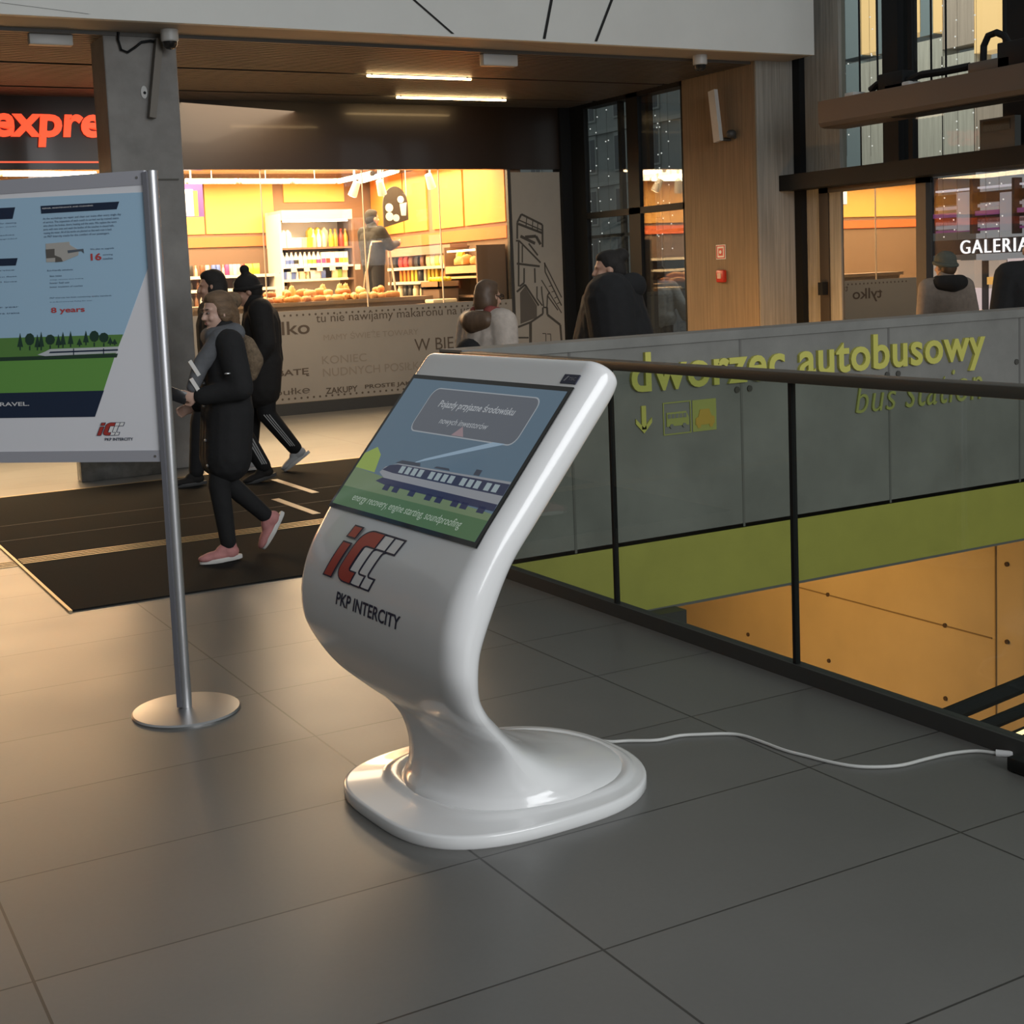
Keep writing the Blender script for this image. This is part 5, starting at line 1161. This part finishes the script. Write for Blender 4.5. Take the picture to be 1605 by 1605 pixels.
def coat(t, D, k, m, hem, w=.035, flare=.03, name='coat', collar=True, mid=0.0, vox=.012, belly=0.0):
    pr = [('c', D['shL'], (.062 + w) * k, D['shR'], (.062 + w) * k), ('c', D['chest'] + V((0, .075 * k, 0)), (.105 + w) * k, D['pelvis'] + V((0, .07 * k, 0)), (.105 + w) * k), ('c', D['chest'] - V((0, .075 * k, 0)), (.105 + w) * k, D['pelvis'] - V((0, .07 * k, 0)), (.105 + w) * k),
          ('c', D['chest'], (.125 + w) * k, D['belly'], (.125 + w + belly) * k), ('c', D['belly'], (.12 + w + belly) * k, D['pelvis'], (.13 + w) * k)]
    if hem < .9 * k:
        c = V(((D['knL'].x + D['knR'].x) * .25 + mid, 0, hem + .1 * k))
        for y in (.07, 0, -.07): pr.append(('c', D['pelvis'] + V((0, y * k, 0)), (.12 + w) * k, c + V((0, y * 1.25 * k, 0)), (.10 + w + flare) * k))
    if collar: pr.append(('c', D['neck'] - V((.01, 0, .03 * k)), (.085 + w * .5) * k, D['neck'] + V((.0, 0, .03 * k)), .082 * k))
    for s in 'LR': pr += [('c', D['sh' + s], (.060 + w) * k, D['el' + s], (.046 + w) * k), ('c', D['el' + s], (.044 + w) * k, D['wr' + s].lerp(D['el' + s], .06), (.030 + w * .8) * k)]
    return blob(name, pr, m, t, vox, 4)
def hairdo(t, H, HR, k, m, kind='short', name='hair'):
    e = lambda x, y, z, a, b_, c: ('e', H(x, y, z), (a * k, b_ * k, c * k), HR)
    pr = [e(-.025, 0, .040, .098, .086, .098), e(-.055, 0, .0, .075, .080, .10), e(-.005, 0, .085, .085, .070, .050)]
    if kind == 'bob': pr += [e(-.03, .055, -.035, .070, .036, .085), e(-.03, -.055, -.035, .070, .036, .085), e(-.075, 0, -.04, .05, .075, .085)]
    if kind == 'bun': pr += [e(-.10, 0, .085, .062, .058, .055), e(-.09, 0, -.02, .04, .07, .07)]
    if kind == 'tied': pr += [e(-.09, 0, -.03, .06, .065, .085), e(-.10, 0, -.09, .05, .05, .07), e(-.02, .066, -.0, .06, .022, .07), e(-.02, -.066, -.0, .06, .022, .07)]
    return blob(name, pr, m, t, .009, 3)
def beanie(t, H, HR, k, m, bobble=False):
    e = lambda x, y, z, a, b_, c: ('e', H(x, y, z), (a * k, b_ * k, c * k), HR)
    pr = [e(-.012, 0, .058, .112, .094, .088), e(-.03, 0, .020, .100, .092, .075)]
    if bobble: pr += [e(-.035, 0, .178, .042, .042, .040), e(-.03, 0, .125, .05, .045, .035)]
    o = blob('hat', pr, m, t, .009, 2)
    rg = [H(-.012 + .112 * math.cos(a) , .095 * math.sin(a), .020 - .02 * math.cos(a) * -1) for a in [2 * math.pi * i / 24 for i in range(25)]]
    b = MB(); b.tube(rg, .018 * k, 8); b.build('hat_cuff', m, t, local=True); return o

# --- young woman with pink sneakers
pw_ = atZ(352, 872)
t, D, H, HR, k = person('young woman in a black coat and pink sneakers walking left with a phone', (2.46, 7.50), 174, 1.56, z0=.0118, hyaw=20, hpitch=5, skin=SKIN_P, detail=True, vox=.007,
    joints=dict(anL=(.06, .08, .085), knL=(.10, .085, .49), ftL=(1, .0, -.05), anR=(-.24, -.07, .22), knR=(.03, -.08, .50), ftR=(.55, 0, -.85), elL=(-.04, .245, 1.10), wrL=(.20, .15, 1.06), hdL=(.95, -.25, .1), elR=(-.04, -.235, 1.10), wrR=(.16, -.20, .98), hdR=(.9, .2, -.3)))
trousers(t, D, k, BLK, .012, 'leggings')
for s in 'LR': shoe(t, D, k, s, PINK, SOLE)
cw = coat(t, D, k, BLK, .50, .035, .015)
b = MB()
for q in ((.165, .12, 1.14), (.172, .12, 1.00), (.175, .12, .78), (.172, .12, .62)): b.ell(V(q) * k, (.010, .012, .012), None, 8, 6)
for q in ((.045, .285, 1.20),): b.ell(V(q) * k, (.02, .008, .008), None, 8, 6)
b.build('button', STEEL, cw, local=True)
hairdo(t, H, HR, k, HAIR_F, 'tied')
blob('fur_trim', [('c', V((-.13, .10, 1.36)) * k, .05, V((-.155, .13, 1.26)) * k, .062), ('c', V((-.155, .13, 1.26)) * k, .062, V((-.135, .12, 1.17)) * k, .042), ('c', V((-.13, .1, 1.36)) * k, .05, V((-.13, -.1, 1.38)) * k, .05)], FUR, t, .012, 2)
blob('scarf', [('c', V((.07, .07, 1.42)) * k, .058, V((.07, -.07, 1.42)) * k, .058), ('c', V((-.06, .09, 1.44)) * k, .06, V((-.06, -.08, 1.44)) * k, .06), ('c', V((.07, .07, 1.42)) * k, .058, V((-.06, .09, 1.44)) * k, .06), ('c', V((.07, -.07, 1.42)) * k, .058, V((-.06, -.09, 1.44)) * k, .06),
               ('c', V((.04, .13, 1.40)) * k, .07, V((.17, .12, 1.26)) * k, .05), ('c', V((.17, .12, 1.26)) * k, .05, V((.235, .13, 1.12)) * k, .038), ('c', V((-.02, .16, 1.40)) * k, .05, V((.04, .13, 1.40)) * k, .06)], GRY, t, .010, 4)
b = MB()
for z, y in ((1.26, .165), (1.15, .170)): b.box(V((.225, y, z - .02)) * k, (.022, .012, .10), R=Matrix.Rotation(.5, 3, 'Y'))
b.build('scarf_stripe', SOLE, t, local=True, smooth=0)
hp_ = WM[t.name] @ (D['wrL'] + V((.135, -.03, .02)))
b = MB(); b.box((0, 0, 0), (.145, .012, .072), bevel=.004); b.bm.transform(Matrix.Translation(hp_) @ Matrix.Rotation(math.radians(160), 4, 'Z') @ Matrix.Rotation(-.4, 4, 'Y'))
tag(b.build('phone', mat('phone_black', (.012, .012, .014), .2)), 'dark phone in the hand of the young woman with pink sneakers', 'phone')

# --- dark-haired person behind her
t, D, H, HR, k = person('dark-haired person with a fur hood close behind the woman with pink sneakers', (3.36, 10.38), 178, 1.72, z0=.0118, hyaw=-10, hpitch=4,
    joints=dict(anR=(.22, -.08, .085), knR=(.16, -.09, .50), anL=(-.30, .09, .10), knL=(-.08, .10, .50), ftL=(1, .0, -.2)))
tr_ = trousers(t, D, k, BLK)
shoe(t, D, k, 'L', BLK2, mat('dark_sole', (.06, .06, .06), .6)); shoe(t, D, k, 'R', BLK2, mat('dark_sole', (.06, .06, .06), .6))
b = MB()
for o_ in (-.022, 0, .022): b.tube([D['knL'] + V((o_, .082, .02)) * k, D['anL'].lerp(D['knL'], .12) + V((o_ * .8, .066, 0)) * k], .006, 6)
b.build('trouser_stripe', mat('stripe_white', (.42, .42, .42), .6), tr_, local=True)
coat(t, D, k, BLK2, .78, .04, .02); hairdo(t, H, HR, k, HAIR_D, 'bob')
blob('fur_hood', [('c', V((-.10, .12, 1.44)) * k, .06, V((-.15, 0, 1.46)) * k, .07), ('c', V((-.15, 0, 1.46)) * k, .07, V((-.10, -.12, 1.44)) * k, .06), ('c', V((-.10, .12, 1.44)) * k, .06, V((-.02, .13, 1.42)) * k, .05)], FUR, t, .012, 2)

# --- tall person with a bobble hat
t, D, H, HR, k = person('tall person in a long black coat and bobble hat seen from behind', (3.90, 10.84), 160, 1.70, z0=.0118, hyaw=8, hpitch=16,
    joints=dict(head=(.10, 0, 1.545), neck=(.05, 0, 1.43), anL=(-.24, .10, .17), knL=(.0, .10, .50), ftL=(.80, 0, -.55), anR=(.16, -.10, .085), knR=(.12, -.10, .50), wrL=(.12, .22, .90), wrR=(.12, -.22, .90)))
tr_ = trousers(t, D, k, BLK)
for s in 'LR': shoe(t, D, k, s, mat('white_shoe', (.50, .50, .50), .6), SOLE)
b = MB()
for o_ in (-.022, 0, .022): b.tube([D['knL'] + V((o_, .084, .0)) * k, D['anL'].lerp(D['knL'], .15) + V((o_ * .8, .068, 0)) * k], .005, 6)
b.build('trouser_stripe', mat('stripe_white', (.42, .42, .42), .6), tr_, local=True)
coat(t, D, k, BLK2, .60, .045, .02, vox=.012); hairdo(t, H, HR, k, HAIR_D, 'short'); beanie(t, H, HR, k, BLK2, True)

# --- woman in a cream jacket behind the parapet
p = atY(768, 470, 8.2)
t, D, H, HR, k = person('woman with glasses in a cream quilted jacket walking right behind the parapet', (p.x - .03, 8.2), 12, 1.55, z0=.0118, hyaw=0, hpitch=4, detail=True)
trousers(t, D, k, BLK)
for s in 'LR': shoe(t, D, k, s, BLK2, SOLE)
coat(t, D, k, CREAM, .62, .055, .02); hairdo(t, H, HR, k, HAIR_B, 'bob')
blob('hood', [('c', V((-.10, .10, 1.40)) * k, .07, V((-.14, 0, 1.39)) * k, .085), ('c', V((-.14, 0, 1.39)) * k, .085, V((-.10, -.10, 1.40)) * k, .07)], HAIR_B, t, .012, 3)
blob('scarf', [('c', V((.06, .07, 1.44)) * k, .05, V((.06, -.07, 1.44)) * k, .05), ('c', V((.06, .07, 1.44)) * k, .05, V((-.04, .08, 1.46)) * k, .05), ('c', V((.06, -.07, 1.44)) * k, .05, V((-.04, -.08, 1.46)) * k, .05)], cloth('red_scarf_cloth', (.22, .05, .04)), t, .010, 3)
b = MB()
for y in (.032, -.032):
    b.tube([H(.108, y + .024 * math.cos(a), .002 + .020 * math.sin(a)) for a in [2 * math.pi * i / 12 for i in range(13)]], .0028, 6)
    b.tube([H(.106, y + .024 * (1 if y > 0 else -1), .006), H(.0, .084 * (1 if y > 0 else -1), .008)], .0028, 6)
b.tube([H(.110, -.01, .004), H(.110, .01, .004)], .0028, 6); b.build('glasses', BLACK, t, local=True)
bp2 = MB(); bp2.ell((-.20, -.02, 1.0), (.09, .14, .16)); bo = bp2.build('backpack', BLK, t, local=True)

# --- large person in black with a bun
p = atY(978, 470, 8.0)
t, D, H, HR, k = person('person in a wide black coat with hair in a bun by the black post', (p.x - .10, 8.0), 138, 1.72, z0=.0118, hyaw=18, hpitch=4)
trousers(t, D, k, BLK)
for s in 'LR': shoe(t, D, k, s, BLK2, mat('dark_sole', (.06, .06, .06), .6))
coat(t, D, k, BLK, .50, .12, .12, belly=.05); hairdo(t, H, HR, k, HAIR_D, 'bun')
blob('hood', [('c', V((-.09, .12, 1.44)) * k, .085, V((-.15, 0, 1.45)) * k, .10), ('c', V((-.15, 0, 1.45)) * k, .10, V((-.09, -.12, 1.44)) * k, .085)], BLK, t, .012, 3)

# --- man outside in grey
p = atX(1034, 450, 12.0)
t, D, H, HR, k = person('man in a grey jacket outside the tall window beside the warm pier', (12.0, p.y), 60, 1.66, joints=dict(elR=(-.06, -.30, 1.12), wrR=(.02, -.38, .90), hdR=(.3, -.4, -.8)), z0=-.04)
trousers(t, D, k, BLK)
for s in 'LR': shoe(t, D, k, s, BLK2, SOLE)
coat(t, D, k, GREYJ, .80, .045, .02, name='jacket'); hairdo(t, H, HR, k, HAIR_D, 'short')

# --- person in a tan jacket and beanie at the entrance
p = atX(1483, 450, 9.6)
t, D, H, HR, k = person('person in a tan jacket and grey beanie at the entrance, seen from behind', (9.6, p.y), 70, 1.62, hyaw=12)
trousers(t, D, k, BLK)
for s in 'LR': shoe(t, D, k, s, BLK2, SOLE)
coat(t, D, k, TANJ, .72, .035, .0, name='jacket'); hairdo(t, H, HR, k, HAIR_B, 'short'); beanie(t, H, HR, k, HATG)
blob('hood', [('c', V((-.08, .10, 1.42)) * k, .07, V((-.13, 0, 1.41)) * k, .08), ('c', V((-.13, 0, 1.41)) * k, .08, V((-.08, -.10, 1.42)) * k, .07), ('c', V((-.08, .10, 1.42)) * k, .06, V((.05, .06, 1.44)) * k, .05), ('c', V((-.08, -.10, 1.42)) * k, .06, V((.05, -.06, 1.44)) * k, .05)], BLK2, t, .012, 3)

# --- person in black at the picture edge
p = atX(1622, 440, 9.0)
t, D, H, HR, k = person('bald person in a black coat at the right edge beneath the exit sign', (9.0, p.y), 50, 1.74)
trousers(t, D, k, BLK)
for s in 'LR': shoe(t, D, k, s, BLK2, SOLE)
coat(t, D, k, BLK, .55, .06, .03); hairdo(t, H, HR, k, mat('grey_stubble', (.16, .12, .10), .7), 'short') if 0 else None

# --- shop worker on the stepladder
p = atY(598, 400, 17.3)
t, D, H, HR, k = person('shop worker in dark clothes standing on the stepladder', (LADX, 17.2), 20, 1.62, hyaw=-15, z0=.955,
    joints=dict(elR=(.10, -.26, 1.16), wrR=(.34, -.18, 1.20), hdR=(.9, .2, .3), elL=(.08, .26, 1.16), wrL=(.32, .14, 1.20), hdL=(.9, -.2, .3), anL=(-.03, .07, .085), anR=(-.03, -.07, .085), knL=(.01, .08, .5), knR=(.01, -.08, .5)))
trousers(t, D, k, BLK)
for s in 'LR': shoe(t, D, k, s, BLK2, SOLE)
DKW = cloth('worker_shirt', (.016, .015, .014)); coat(t, D, k, DKW, .86, .03, .01, name='shirt'); hairdo(t, H, HR, k, HAIR_D, 'short')
